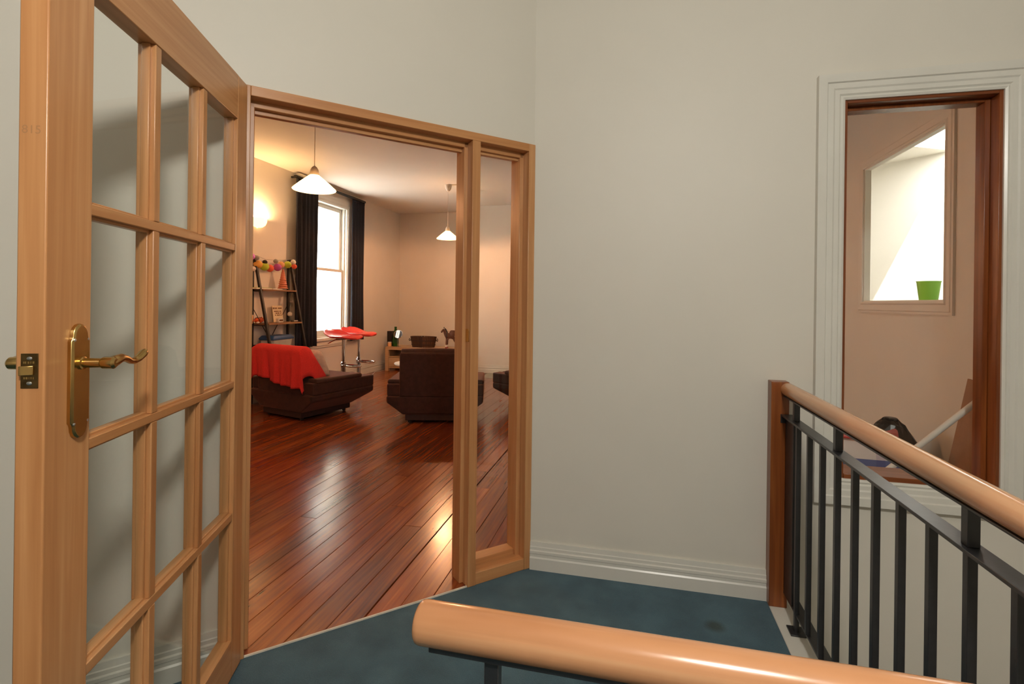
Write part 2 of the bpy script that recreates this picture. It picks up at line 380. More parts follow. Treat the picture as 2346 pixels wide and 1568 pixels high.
# landing carpet
XE = 0.547                         # carpet edge at the stairwell
m = MB(); m.prism([(CX, YB), (XE, YB), (XE, -2.6), (-3.72, -2.6), tuple(A(4.64, 0, 0).xy), ], -0.05, 0.0)
struct('floor', m, 'carpet', 'dark teal carpet on the landing', 'floor')
struct('trim_1', MB().box(XE, 0.628, -2.6, YB, -0.25, 0.002), 'trim', 'white painted strip along the edge of the landing carpet', 'trim', 0.003)
struct('wall_bulkhead', MB().box(0.50, 0.62, -2.6, YB, -2.8, -0.05), 'wall', 'off-white stairwell wall below the landing edge', 'wall')
struct('floor_lower', MB().box(0.628, 3.6, -2.6, YB, -2.9, -2.8), 'carpet', 'carpet at the foot of the stairwell', 'floor')
m = MB(); abox(m, 0.30, SF, -0.003, 0.004, 0.0, 0.005)
struct('trim_2', m, 'cream', 'thin pale edge strip between carpet and floorboards', 'trim')

# baseboards
BP = [(0, 0), (.019, 0), (.019, .052), (.015, .058), (.015, .070), (.018, .073), (.018, .084), (.013, .088), (.013, .100), (.010, .103), (.008, .122), (0, .122)]
def baseboard(name, p0, p1, inward, label, mat='trim', k=1.0):
    p0 = Vector((*p0, 0)); p1 = Vector((*p1, 0)); w = Vector((*inward, 0)).normalized()
    m = MB().loft([[p+w*a*k+Vector((0, 0, b*k)) for a, b in BP] for p in (p0, p1)])
    return struct(name, m, mat, label, 'baseboard')
baseboard('baseboard_right', (CX+0.004, YB), (XE, YB), (0, -1), 'white moulded baseboard between the door frame and the newel post')
baseboard('baseboard_left', A(SF, 0, 0).xy, A(4.6, 0, 0).xy, (q2, -q2), 'white moulded baseboard behind the glazed door')

# ---- living room shell
m = MB()
WY0, WY1, SZ0, SZ1 = 6.02, 6.98, 0.66, 2.60      # sash window opening
m.box(XL-0.25, XL, -1.3, WY0, 0, ZC).box(XL-0.25, XL, WY1, YF+0.12, 0, ZC).box(XL-0.25, XL, WY0, WY1, 0, SZ0).box(XL-0.25, XL, WY0, WY1, SZ1, ZC)
struct('wall_window', m, 'wall2', 'cream living room wall with the tall sash window', 'wall')
struct('wall_far', MB().box(XL, 0.55, YF, YF+0.12, 0, ZC), 'wall2', 'cream far wall of the living room', 'wall')
YCB, XCB = 8.28, -2.72
struct('wall_chimney', MB().box(XCB, -0.7, YCB, YF, 0, ZC), 'wall2', 'cream chimney breast at the far end of the living room', 'wall')
struct('wall_inner', MB().box(0.42, 0.52, YB+0.12, 2.47, 0, ZC).box(0.42, 0.52, 5.42, YF+0.12, 0, ZC).box(0.42, 0.52, 2.47, 5.42, 2.62, ZC).box(0.42, 0.52, 2.47, 5.42, -.03, .002), 'wall2', 'cream side wall of the living room with an added wide opening', 'wall')  # wide opening added so the pendants light the store room
struct('wall_corner', MB().box(XL, -3.6, -1.3, -1.18, 0, ZC), 'wall2', 'short cream end wall of the living room', 'wall')
struct('ceiling_living', MB().prism([(XL, -1.3), (-3.7, -1.0), tuple(A(0, 0.06, 0).xy), (CX, YB+0.06), (0.5, YB+0.06), (0.5, YF), (XL, YF)], ZC, ZC+0.1), 'ceil', 'cream living room ceiling', 'ceiling')
baseboard('baseboard_window', (XL, -1.0), (XL, YF), (1, 0), 'moulded baseboard under the sash window', k=1.3)
baseboard('baseboard_far', (XL, YF), (XCB, YF), (0, -1), 'moulded baseboard behind the pale oak unit', k=1.3)
baseboard('baseboard_chimney', (XCB, YCB), (-0.7, YCB), (0, -1), 'white moulded baseboard along the chimney breast', k=1.15)
struct('hearth', MB().box(-2.34, -1.10, 7.70, YCB-0.02, 0.0, 0.004), 'hearth', 'grey-green hearth slab before the chimney breast', 'hearth')

# floorboards: each one its own piece
fl = structroot('floor_living', 'polished red-brown timber board floor of the living room', 'floor')
PW, PX = 0.0998, -0.9707
k0 = int(math.floor((XL-PX)/PW)); k1 = int(math.ceil((0.42-PX)/PW))
def ylow(x): return max(-1.18, x+YB-CX+0.012) if x < CX else YB+0.02
for k in range(k0, k1):
    xa, xb = PX+k*PW, PX+(k+1)*PW
    ga = 0.0032 if k == 0 else random.choice((0.0005, 0.0008, 0.0012)); gb = 0.0032 if k == -1 else random.choice((0.0005, 0.0008, 0.0012))
    xa2, xb2 = max(xa+ga, XL), min(xb-gb, 0.42)
    if xb2-xa2 < 0.01: continue
    ya, yb = ylow(xa2), ylow(xb2)
    cuts = [max(ya, yb)+random.uniform(0.9, 3.0)]
    if k == -2: cuts = [2.52]
    if k == 0: cuts = [3.15]
    while cuts[-1] < YF-1.2: cuts.append(cuts[-1]+random.uniform(1.6, 3.6))
    cuts = [c for c in cuts if c < YF-0.4]+[YF]
    prev = None
    for c in cuts:
        p = [(xa2, ya if prev is None else prev), (xb2, yb if prev is None else prev), (xb2, c-0.001), (xa2, c-0.001)]
        dz = random.uniform(-0.0006, 0.0006)
        obj('plank', MB().prism(p, -0.022, dz), 'boards', fl, 0.0012, seg=1); prev = c
m = MB().prism([(XL-0.2, -1.3), (-3.7, -1.0), tuple(A(0, 0.03, 0).xy), (0.5, YB+0.06), (0.5, YF), (XL-0.2, YF)], -0.06, -0.0225)
struct('subfloor', m, 'dark', 'dark subfloor under the living room boards', 'floor')

# ---- door frame with side light
fr = structroot('trim_3', 'honey timber door frame with a narrow glazed side light', 'door frame', A(0, 0, 0), radians(225))
# local: x along the wall away from the corner, y = -t (towards landing)... build with abox then bring to local
Minv = fr.matrix_basis.inverted() if False else (Matrix.Translation(A(0, 0, 0)) @ Matrix.Rotation(radians(225), 4, 'Z')).inverted()
def fpart(name, boxes, mat, bevel=0.002):
    m = MB()
    for b in boxes: abox(m, *b)
    return obj(name, m.xf(Minv), mat, fr, bevel)
J1, J2, SD = 0.034, 0.052, 0.115
fpart('jamb', [(0.0, J1, -0.008, 0.04, 0, ZF), (0.0, J2, 0.04, SD, 0, ZF)], 'firv')
fpart('mullion', [(0.279, 0.317, -0.008, 0.04, 0, ZF-0.034), (0.279, 0.333, 0.04, SD, 0, ZF-0.034), (0.265, 0.279, 0.055, SD, 0.055, ZF-0.034)], 'firv')
fpart('jamb', [(1.148, SF, -0.008, 0.04, 0, ZF), (1.132, SF, 0.04, SD, 0, ZF)], 'firv')
fpart('head', [(J1, 1.148, -0.008, 0.04, ZF-0.034, ZF), (J1, 1.148, 0.04, SD, ZF-0.056, ZF)], 'firh')
fpart('bead', [(J2, 0.279, 0.055, 0.075, ZF-0.068, ZF-0.050)], 'firh')
fpart('bead', [(0.333, 1.132, 0.062, 0.085, ZF-0.072, ZF-0.050)], 'firh')
fpart('sill', [(J1, 0.279, -0.006, 0.055, 0, 0.050), (J2, 0.279, 0.055, SD, 0, 0.075)], 'firh')
fpart('pane', [(J2-0.004, 0.270, 0.080, 0.084, 0.070, ZF-0.06)], 'glass', 0)
p = fpart('strike_plate', [(0.3172, 0.3190, 0.006, 0.036, 1.03, 1.085)], 'brass', 0.0008)
obj('screw', MB().xf(Minv), 'steel', p) if False else None

# ---- sash window in the living room
win = structroot('window_1', 'tall white sash window glowing with daylight between navy curtains', 'window', (XL, 6.5, SZ0))
def wpart(name, m, mat, parent=None, bevel=0.003): return obj(name, m.shift((-XL, -6.5, -SZ0)), mat, parent or win, bevel)
wpart('architrave', MB().ring((WY0, WY1, SZ0, SZ1), [(-.01, 0.0), (-.01, .018), (.02, .026), (.05, .022), (.085, .030), (.10, .030), (.10, 0)], lambda a, b, h: Vector((XL+h, a, b))), 'trim', bevel=0)
wpart('jamb_lining', MB().ring((WY0, WY1, SZ0, SZ1), [(-.022, 0.004), (0.01, 0.004), (0.01, -.24), (-.022, -.24)], lambda a, b, h: Vector((XL+h, a, b))), 'trim', bevel=0)
def sash(name, y0, y1, z0, z1, x, rb, rt):
    s = wpart(name, MB().box(x-.02, x+.02, y0, y0+.05, z0, z1).box(x-.02, x+.02, y1-.05, y1, z0, z1).box(x-.02, x+.02, y0+.05, y1-.05, z0, z0+rb).box(x-.02, x+.02, y0+.05, y1-.05, z1-rt, z1), 'trim')
    wpart('pane', MB().box(x-.002, x+.002, y0+.045, y1-.045, z0+rb-.005, z1-rt+.005), 'glass', s, 0)
sash('lower_sash', WY0+.022, WY1-.022, SZ0+.02, 1.66, XL-.07, .085, .04)
sash('upper_sash', WY0+.022, WY1-.022, 1.62, SZ1-.022, XL-.115, .04, .055)
wpart('staff_bead', MB().box(XL-.048, XL-.03, WY1-.04, WY1-.022, SZ0, SZ1-.02).box(XL-.048, XL-.03, WY0+.022, WY0+.04, SZ0, SZ1-.02), 'trim')
wpart('sill', MB().box(XL-.10, XL+.055, WY0-.12, WY1+.12, SZ0-.035, SZ0+.004), 'trim')
wpart('apron', MB().box(XL, XL+.018, WY0-.09, WY1+.09, SZ0-.13, SZ0-.035), 'trim')
# outside reveal of the building
m = MB().ring((WY0, WY1, SZ0, SZ1), [(-.005, -.25), (.25, -.25), (.25, -.42), (-.005, -.42)], lambda a, b, h: Vector((XL+h, a, b)))
struct('wall_outside', m, 'cream', 'pale outer masonry reveal around the sash window', 'wall')

# ---- interior window in the right wall
w2 = structroot('window_2', 'small interior window with dark reddish timber lining and white architrave', 'window', (WX0, YB, WZ0))
def w2part(name, m, mat, bevel=0.002): return obj(name, m.shift((-WX0, -YB, -WZ0)), mat, w2, bevel)
fB = lambda a, b, h: Vector((a, YB-h, b))
w2part('architrave', MB().ring((WX0, WX1, WZ0, WZ1), [(-.004, -.01), (-.004, .012), (.004, .016), (.012, .012), (.018, .018), (.034, .018), (.040, .022), (.060, .022), (.064, .028), (.095, .028), (.095, 0)], fB), 'trim', 0)
w2part('lining', MB().box(WX0-.004, WX0+.016, YB-.004, YB+.13, WZ0, WZ1), 'redv')
w2part('lining', MB().box(WX1-.016, WX1+.004, YB-.004, YB+.13, WZ0, WZ1), 'redv')
w2part('lining', MB().box(WX0+.016, WX1-.016, YB-.004, YB+.13, WZ1-.016, WZ1+.004), 'redh')
w2part('lining', MB().box(WX0+.016, WX1-.016, YB-.006, YB+.13, WZ0-.004, WZ0+.022), 'redh')
w2part('stop', MB().box(WX1-.034, WX1-.016, YB+.045, YB+.10, WZ0+.022, WZ1-.016).box(WX0+.016, WX0+.026, YB+.045, YB+.10, WZ0+.022, WZ1-.016).box(WX0+.026, WX1-.034, YB+.045, YB+.10, WZ1-.03, WZ1-.016), 'redv')
w2part('pane', MB().box(WX0+.02, WX1-.03, YB+.068, YB+.072, WZ0+.02, WZ1-.025), 'glass', 0)

# ---- store room behind it, and the sunlit room beyond
OY0, OY1, OZ0, OZ1 = 3.109, 4.077, 1.234, 2.171
struct('wall_store', MB().box(XC, XC+.03, YB+.12, OY0, 0, ZC).box(XC, XC+.03, OY1, 7.05, 0, ZC).box(XC, XC+.03, OY0, OY1, 0, OZ0).box(XC, XC+.03, OY0, OY1, OZ1, ZC), 'wall3', 'pinkish store room wall with a bright opening', 'wall')
struct('wall_store_end', MB().box(0.52, XC+.1, 5.5, 5.6, 0, ZC), 'wall3', 'pinkish end wall of the store room', 'wall')
struct('floor_store', MB().box(0.52, XC, YB+.12, 5.5, -.05, 0), 'carpet', 'store room carpet', 'floor')
struct('ceiling_store', MB().box(0.52, XC, YB+.12, 5.5, ZC, ZC+.1), 'ceil', 'store room ceiling', 'ceiling')
w3 = structroot('window_3', 'opening in the store room wall showing the bright room beyond', 'window', (XC, OY0, OZ0))
obj('architrave', MB().ring((OY0, OY1, OZ0, OZ1), [(0, -.005), (0, .014), (.012, .018), (.02, .012), (.055, .016), (.06, .012), (.075, .012), (.075, 0)], lambda a, b, h: Vector((XC-h, a, b))).shift((-XC, -OY0, -OZ0)), 'wall3', w3)
obj('lining', MB().ring((OY0, OY1, OZ0, OZ1), [(-0.008, .004), (.004, .004), (.004, -.034), (-0.008, -.034)], lambda a, b, h: Vector((XC-h, a, b))).shift((-XC, -OY0, -OZ0)), 'white', w3)
obj('ledge', MB().box(-.004, .15, .0, OY1-OY0, -.02, 0.0), 'white', w3, .003)
# sunlit room: diagonal wall facing the opening, skylight added overhead to bring the sun in
P0, P1, P2 = Vector((2.42, 7.02)), Vector((2.953, 6.444)), Vector((4.6, 4.75))
def vwall(mb, a, b, th, z0, z1):
    dv = (b-a).normalized(); nn = Vector((-dv.y, dv.x))*th
    return mb.prism([tuple(a), tuple(b), tuple(b+nn), tuple(a+nn)][::1], z0, z1)
m = MB(); vwall(m, P2, P1, -0.1, 0, ZC); vwall(m, P1, P0, -0.1, 0, ZC); m.box(XC+.03, 2.6, 6.95, 7.05, 0, ZC)
struct('wall_sunlit', m, 'white', 'white diagonal wall of the sunlit room', 'wall')
m = MB().box(4.6, 4.7, YB+.12, 4.8, 0, ZC).box(3.6, 4.7, YB+.02, YB+.12, 0, ZC)
struct('wall_sunny', m, 'white', 'white outer wall of the sunlit room ', 'wall')
struct('floor_sunlit', MB().box(XC+.03, 4.7, YB+.12, 7.1, -.05, 0), 'cream', 'pale floor of the sunlit room', 'floor')
OR = [(XC+.03, YB+.12), (4.7, YB+.12), (4.7, 7.1), (XC+.03, 7.1)]; SK = [(2.3, 4.35), (3.7, 4.95), (3.3, 6.21), (2.2, 5.66)]   # made-up skylight, skewed to shape the sun patch
m = MB()
for k in range(4): m.prism([OR[k], OR[(k+1) % 4], SK[(k+1) % 4], SK[k]], ZC, ZC+.1)
struct('ceiling_sunlit', m, 'white', 'white ceiling of the sunlit room with an added skylight', 'ceiling')

# ================================================================== OPEN GLAZED DOOR
ya_ = radians(-21.6); HX, HY = -1.25, 1.458
door = structroot('door_1', 'open honey timber door with twelve glass panes and brass lever', 'door', (HX, HY, 0), atan2(-cos(ya_), -sin(ya_)))
LX0, LX1, DT, DZ0, DZ1 = 0.035, 0.895, 0.042, 0.008, 1.902
GX = [0.112, 0.320, 0.343, 0.553, 0.577, 0.785]             # glass column edges
GZ = [0.128, 0.506, 0.528, 0.921, 0.941, 1.350, 1.371, 1.766]
obj('stile', MB().box(LX0, GX[0], -DT, 0, DZ0, DZ1), 'firv', door, 0.0025)
fs = obj('stile', MB().box(GX[5], LX1, -DT, 0, DZ0, DZ1), 'firv', door, 0.0025)
obj('rail', MB().box(GX[0], GX[5], -DT, 0, GZ[7], DZ1), 'firh', door, 0.0015)
obj('rail', MB().box(GX[0], GX[5], -DT, 0, DZ0, GZ[0]), 'firh', door, 0.0015)
def muntin(x0, x1, z0, z1, vert, mat):
    # moulded glazing bar: narrow face, wider body towards the glass on both sides
    m = MB(); w = 0.006
    if vert: m.box(x0, x1, -DT+.002, -.002, z0, z1).box(x0-w, x1+w, -DT+.012, -.012, z0, z1)
    else: m.box(x0, x1, -DT+.002, -.002, z0, z1).box(x0, x1, -DT+.012, -.012, z0-w, z1+w)
    return obj('glazing_bar', m, mat, door, 0.002)
for i in (1, 3):
    for j in range(4): muntin(GX[i], GX[i+1], GZ[2*j], GZ[2*j+1], True, 'firv')
for j in (1, 3, 5):
    muntin(GX[0], GX[5], GZ[j], GZ[j+1], False, 'firh')
for i in range(3):
    for j in range(4):
        obj('pane', MB().box(GX[2*i]-.004, GX[2*i+1]+.004, -.023, -.019, GZ[2*j]-.004, GZ[2*j+1]+.004), 'glass', door)
# glazing beads round each stile side
for j in range(4):
    obj('bead', MB().box(GX[0], GX[0]+.007, -DT+.012, -.012, GZ[2*j], GZ[2*j+1]), 'firv', door, 0.001)
    obj('bead', MB().box(GX[5]-.007, GX[5], -DT+.012, -.012, GZ[2*j], GZ[2*j+1]), 'firv', door, 0.001)
# brass handle plate (arched ends), lever, screws
PXC, PZ0, PZ1, PWD = 0.822, 0.952, 1.153, 0.0225
def plate_outline():
    pts = []
    n = 8; sh = 0.030
    pts += [(-PWD, PZ0+sh), ]
    pts += [(-PWD*0.86, PZ0+sh-0.004)]
    for i in range(n+1):
        a = pi+pi*i/n; pts.append((PWD*0.80*cos(a), PZ0+0.022+0.022*sin(a)))
    pts += [(PWD*0.86, PZ0+sh-0.004), (PWD, PZ0+sh), (PWD, PZ1-sh), (PWD*0.86, PZ1-sh+0.004)]
    for i in range(n+1):
        a = pi*i/n; pts.append((PWD*0.80*cos(a), PZ1-0.022+0.022*sin(a)))
    pts += [(-PWD*0.86, PZ1-sh+0.004), (-PWD, PZ1-sh)]
    return [(PXC+x, z) for x, z in pts]
for side in (1, -1):
    y0 = 0.0 if side == 1 else -DT
    po = plate_outline()
    m = MB().loft([[(x, y0+side*h, z) for x, z in po] for h in (0, 0.006)]+[[(PXC+(x-PXC)*.86, y0+side*.009, 1.0525+(z-1.0525)*.97) for x, z in po]])
    hp = obj('handle_plate', m, 'brass', door, 0.0006)
    sp = 1.084
    m = MB(); yy = lambda h: y0+side*h
    m.tube([(PXC, yy(.006), sp), (PXC, yy(.012), sp), (PXC, yy(.013), sp), (PXC, yy(.048), sp)], [.0115, .0115, .0085, .0085], 16)
    m.tube([(PXC, yy(.040), sp), (PXC, yy(.044), sp), (PXC, yy(.060), sp), (PXC, yy(.064), sp)], [.0085, .0108, .0108, .007], 16)
    path = [(0, .054, 0, .0105), (-.012, .056, .003, .0098), (-.026, .057, .006, .0078), (-.042, .056, .003, .0062), (-.058, .054, -.003, .0058),
            (-.074, .053, -.005, .0062), (-.086, .054, -.001, .0072), (-.096, .056, .006, .0078), (-.103, .056, .009, .0068), (-.107, .056, .008, .003)]
    m.tube([(PXC+a, yy(b), sp+c) for a, b, c, r in path], [r for *_, r in path], 12)
    obj('lever', m, 'brass', hp, 0, True)
    for dx, dz in ((-.0165, PZ0+.028), (.0165, PZ0+.028), (-.0165, PZ1-.028), (.0165, PZ1-.028)):
        obj('screw', MB().ball((PXC+dx, yy(.008), dz), .0032, 8, (1, .5, 1)), 'steel', hp, 0, True)
# latch face plate on the free edge
lp = obj('latch_plate', MB().box(LX1-.001, LX1+.0012, -.0335, -.0085, 1.052, 1.108), 'brassd', door, 0.0004)
m = MB().prism([(LX1, -.031), (LX1, -.014), (LX1+.004, -.014), (LX1+.010, -.027), (LX1+.010, -.031)], 1.0735, 1.0885)
obj('latch_bolt', m, 'brass', lp, 0.0008)
for z in (1.060, 1.100): obj('screw', MB().ball((LX1+.001, -.021, z), .0042, 10, (.3, 1, .75)), 'steel', lp, 0, True)
for zc, marks in ((1.0935, ((-.029, .0015), (-.0265, .003), (-.022, .0025), (-.0185, .0015), (-.015, .0028))), (1.0685, ((-.028, .002), (-.0245, .003), (-.021, .0012), (-.018, .0015), (-.015, .0012)))):
    for y, w in marks: obj('stamped_mark', MB().box(LX1+.001, LX1+.0016, y-w/2, y+w/2, zc-.0018, zc+.0018), 'brass', lp)
# pencilled width on the door edge
MT['pencil'] = plain('pencil_grey', (0.45, 0.225, 0.095), 0.7)
tc_ = bpy.data.curves.new('pencil_number', 'FONT'); tc_.body = '815'; tc_.size = 0.019; tc_.extrude = 0.0
to = bpy.data.objects.new('tmp_text', tc_); COL.objects.link(to)
bpy.context.view_layer.update()
me = bpy.data.meshes.new_from_object(to.evaluated_get(bpy.context.evaluated_depsgraph_get()))
COL.objects.unlink(to); bpy.data.objects.remove(to)
pn = bpy.data.objects.new('pencil_number', me); COL.objects.link(pn); me.materials.clear(); me.materials.append(MT['pencil'])
pn.parent = fs; pn.matrix_basis = Matrix(((0, 0, 1, LX1+.0003), (1, 0, 0, -.037), (0, 1, 0, 1.462), (0, 0, 0, 1)))

# ================================================================== BALUSTRADES
XR = 0.602
bal = thing('balustrade', 'black iron balustrade with round timber handrail running from the newel post by the wall', 'balustrade', (XR, 1.5, 0))
def bpart(name, m, mat, parent=bal, bevel=0.001, smooth=False): return obj(name, m.shift((-XR, -1.5, 0)), mat, parent, bevel, smooth)
bpart('newel_post', MB().box(XE-.001, 0.612, YB-.055, YB-.0005, 0.002, 0.897), 'redv', bevel=0.002)
YE = 0.70
bpart('handrail', MB().tube([(XR+.004, YB-.057, 0.868), (XR+.004, YB-.050, 0.868), (XR+.004, 1.5, 0.868), (XR+.004, YE, 0.868)][1:], .0265, 24), 'beechy', smooth=True)
bpart('handrail_strip', MB().box(XR-.012, XR+.018, YE, YB-.055, .838, .843), 'iron')
bpart('top_rail', MB().box(XR-.020, XR+.020, YE, YB-.055, .762, .770), 'iron')
bpart('bottom_rail', MB().box(XR-.004, XR+.036, YE, YB-.055, .062, .070), 'iron')
bpart('end_plate', MB().box(XR-.022, XR+.018, YB-.058, YB-.055, .735, .770), 'iron')
bpart('end_post', MB().box(XR-.004, XR+.004, YB-.16, YB-.058, .070, .762).box(XR-.004, XR+.03, YB-.062, YB-.058, .070, .762), 'iron')
for k in range(12):
    y = 2.060-.1216*k
    if y < YE+.02: break
    post = k in (3, 8)
    if k == 0:
        b = bpart('baluster', MB().box(XR-.008, XR+.008, y-.008, y+.008, .004, .762), 'iron')
        bpart('foot_plate', MB().box(XR-.026, XR+.026, y-.032, y+.028, .002, .008), 'iron', b)
    else: bpart('baluster', MB().box(XR-.008, XR+.008, y-.008, y+.008, .070, .762), 'iron')
    if post: bpart('support_post', MB().box(XR-.010, XR+.010, y-.010, y+.010, .770, .840), 'iron')
bpart('support_post', MB().box(XR-.008, XR+.012, 2.085, 2.105, .770, .840), 'iron')
# nearer balustrade
FY, FZ, FX = 0.61, 0.7885, -0.262
ba2 = thing('balustrade', 'black iron balustrade whose thick round timber handrail ends free above the carpet', 'balustrade', (0.1, FY, 0))
def b2(name, m, mat, bevel=0.001, smooth=False): return obj(name, m.shift((-.1, -FY, 0)), mat, ba2, bevel, smooth)
FXE = 0.555
pr = [(FX-.0005, .019), (FX+.001, .0225), (FX+.0035, .025), (FX+.008, .026), (0.1, .026), (FXE, .026)]
b2('handrail', MB().tube([(x, FY, FZ) for x, r in pr], [r for x, r in pr], 32), 'beechx', smooth=True)
b2('handrail_strip', MB().box(FX+.02, FXE, FY-.015, FY+.015, FZ-.0275, FZ-.020), 'iron')
b2('top_rail', MB().box(FX+.05, FXE, FY-.020, FY+.020, FZ-.108, FZ-.100), 'iron')
b2('bottom_rail', MB().box(FX+.05, FXE, FY-.020, FY+.020, .062, .070), 'iron')
for k in range(7):
    x = -.162+.1216*k
    if k in (0, 5): b2('support_post', MB().box(x-.009, x+.009, FY-.009, FY+.009, 0.0, FZ-.031), 'iron')
    else: b2('baluster', MB().box(x-.008, x+.008, FY-.008, FY+.008, .070, FZ-.108), 'iron')

# ================================================================== ARMCHAIRS
def armchair(label, loc, rz):
    t = thing('armchair', label, 'armchair', (*loc, 0), rz, 'brown velvet armchairs in the living room')
    W1, W0, yb, yf = .47, .31, -.42, .41
    # tapered shell
    def rect(w, y0, y1, z): return [(-w, y0, z), (w, y0, z), (w, y1, z), (-w, y1, z)]
    obj('shell', MB().loft([rect(W0, yb+.01, yf-.16, .09), rect(W1, yb, yf, .21), rect(W1, yb, yf, .27)]), 'velvet', t, 0.014, seg=2)
    for sg in (-1, 1):
        a = obj('arm', MB().box(*sorted((sg*.335, sg*W1)), yb+.02, yf, .27, .385), 'velvet', t, 0.012)
        obj('arm_pad', MB().box(*sorted((sg*.325, sg*(W1+.005))), yb+.06, yf-.17, .375, .425), 'velvet', a, 0.024, seg=4)
    obj('seat_cushion', MB().box(-.33, .33, -.25, yf+.005, .27, .385), 'velvet', t, 0.035, seg=4)
    # reclined back with a rolled top
    def br(y0, y1, z, w): return [(-w, y0, z), (w, y0, z), (w, y1, z), (-w, y1, z)]
    bk = obj('backrest', MB().loft([br(yb-.002, -.24, .26, .345), br(yb-.012, -.27, .45, .345), br(yb-.03, -.31, .66, .342), br(yb-.032, -.315, .70, .335)]), 'velvet', t, 0.016, seg=3)
    obj('top_roll', MB().tube([(-.335, -.385, .685), (-.325, -.385, .685), (-.1, -.385, .690), (.1, -.385, .690), (.325, -.385, .685), (.335, -.385, .685)], [.02, .048, .050, .050, .048, .02], 14), 'velvet', bk, 0, True)
    obj('plinth', MB().box(-.29, .29, -.395, .24, .03, .09), 'velvetd', t, 0.006)
    for x in (-.25, .25):
        for y in (-.35, .19): obj('castor', MB().lathe([(.012, .0), (.02, .008), (.02, .03), (.008, .034)], (x, y, 0), 10), 'black', t, 0, True)
    return t
ch1 = armchair('brown velvet armchair under a red towel beside the ladder shelf', (-3.32, 4.845), radians(-16))
ch2 = armchair('brown velvet armchair with bare dark back turned towards the doorway', (-1.97, 5.06), radians(15.5))
ch3 = armchair('brown velvet armchair seen through the side light glass near the hearth', (-0.99, 5.93), radians(66))

# red towel draped over the first chair
def towel():
    t = thing('towel', 'crumpled red towel draped over the back of a brown armchair', 'towel', (-3.32, 4.845, 0), radians(-16))
    nu, nv = 46, 40
    rings = []
    for j in range(nv+1):
        v = j/nv; row = []
        for i in range(nu+1):
            u = -1+2*i/nu
            x = .02+u*.44
            L = .86*v                               # distance along cloth, starting at hem behind the back
            drop = .305+.035*sin(3.1*u+.6)+.045*(u > .35)*(u-.35)*2
            top = .735
            fold = .010*sin(17*u+1.2)+.008*sin(31*u+4*v)
            if L < drop:                            # rear side
                z = top-.05-(drop-L); y = -.462-.012*sin(11*u+2)*(1-L/drop)+fold*(1.2-L/drop)
                z = min(z, top-.05)
            elif L < drop+.18:                      # over the roll
                a = (L-drop)/.18*pi; y = -.388-.075*cos(a); z = top-.05+.058*sin(a)
            else:
                z = top-.05-(L-drop-.18)*(.93-.10*max(0.0, min(1.0, (u+.2)/.8))); fw = max(0.0, min(1.0, (u+.2)/.8)); y = -.313+(.05+.50*fw)*(L-drop-.18)+abs(fold)*.6
            # the right side slumps down over the shoulder of the chair
            if u > .72:
                e = (u-.72)/.28; sd_ = x; x = min(x, .352+.03*e+.012*sin(9*v+2)*e)
                z -= e**1.15*(.05+.24*sin(pi*min(1, v*1.05))); y += .05*e*(.5-v)
            if u < -.85:
                e = (-.85-u)/.15; z -= .03*e
            row.append((x, y, z))
        rings.append(row)
    m = MB().loft(rings, cap=False, closed=False)
    o = obj('cloth', m, 'towel', t, 0, True)
    md = o.modifiers.new('th', 'SOLIDIFY'); md.thickness = 0.007
    return t
towel()
# cushion behind the towel
cu = thing('cushion', 'cream edged cushion leaning inside the towel covered armchair', 'cushion', (-3.32, 4.845, 0), radians(-16))
m = MB()
rings = []
for k in range(9):
    a = k/8; w = sqrt(max(0, 1-(2*a-1)**4))*.055+.004
    rings.append([(.03+(.30 if c in (0, 1) else 0)+.0, 0, 0) for c in range(4)])
m = MB(); n = 14
def pillow(m, c, ux, uy, uz, w, h, d, n=12):
    V = []; Fs = []
    for sgn in (1, -1):
        for i in range(n+1):
            for j in range(n+1):
                a, b = -1+2*i/n, -1+2*j/n
                k = (1-a**4)*(1-b**4); pin = 1-.10*(abs(a)**3*abs(b)**3)
                V.append(Vector(c)+Vector(ux)*a*w*pin*(1-.05*(1-b*b)*0)+Vector(uy)*b*h*pin+Vector(uz)*sgn*d*(k**.5))
    o = (n+1)**2
    for s_ in (0, 1):
        for i in range(n):
            for j in range(n):
                a = s_*o+i*(n+1)+j; Fs.append((a, a+1, a+n+2, a+n+1))
    return m.add(V, Fs)
pillow(m, (.165, -.165, .553), (1, 0, .02), (-.04, -.40, .915), (0, .915, .40), .215, .155, .04)
obj('cushion_cover', m, 'cream', cu, 0, True)

# ================================================================== PENDANT LAMPS AND WALL LIGHT
def pendant(label, c, energy):
    z0 = c.z                                       # bottom rim of the shade
    t = thing('pendant_lamp', label, 'lamp', (c.x, c.y, z0), 0, 'glass pendant lamps in the living room')
    obj('shade', MB().lathe([(.150, 0), (.153, .004), (.148, .010), (.105, .050), (.060, .088), (.033, .110), (.030, .112), (.056, .086), (.100, .048), (.146, .006)], n=36), 'shade', t, 0, True)
    obj('lamp_holder', MB().lathe([(.034, .106), (.034, .118), (.028, .150), (.018, .168), (.008, .176), (.004, .178)], n=20), 'rose', t, 0, True)
    obj('cord', MB().tube([(0, 0, .176), (0, 0, ZC-z0-.04)], .003, 8), 'rose', t, 0, True)
    obj('ceiling_rose', MB().lathe([(.006, -.092), (.022, -.085), (.040, -.055), (.046, -.020), (.046, 0)], (0, 0, ZC-z0), 20), 'rose', t, 0, True)
    obj('bulb', MB().ball((0, 0, .075), .026, 14, (1, 1, 1.2)), 'bulb', t, 0, True)
    l = lamp('pendant_light', 'POINT', (0, 0, .02), energy, (1.0, 0.46, 0.21), 0.05); l.parent = t
p2 = onz(1027, 424, ZC); dep2 = (p2-CP).dot(DV)
pendant('lit cone glass pendant hanging beyond the dark backed armchair', Vector((p2.x, p2.y, atd(1026, 548, dep2).z)), 235)
p1 = atd(720, 436, dep2*50/95)
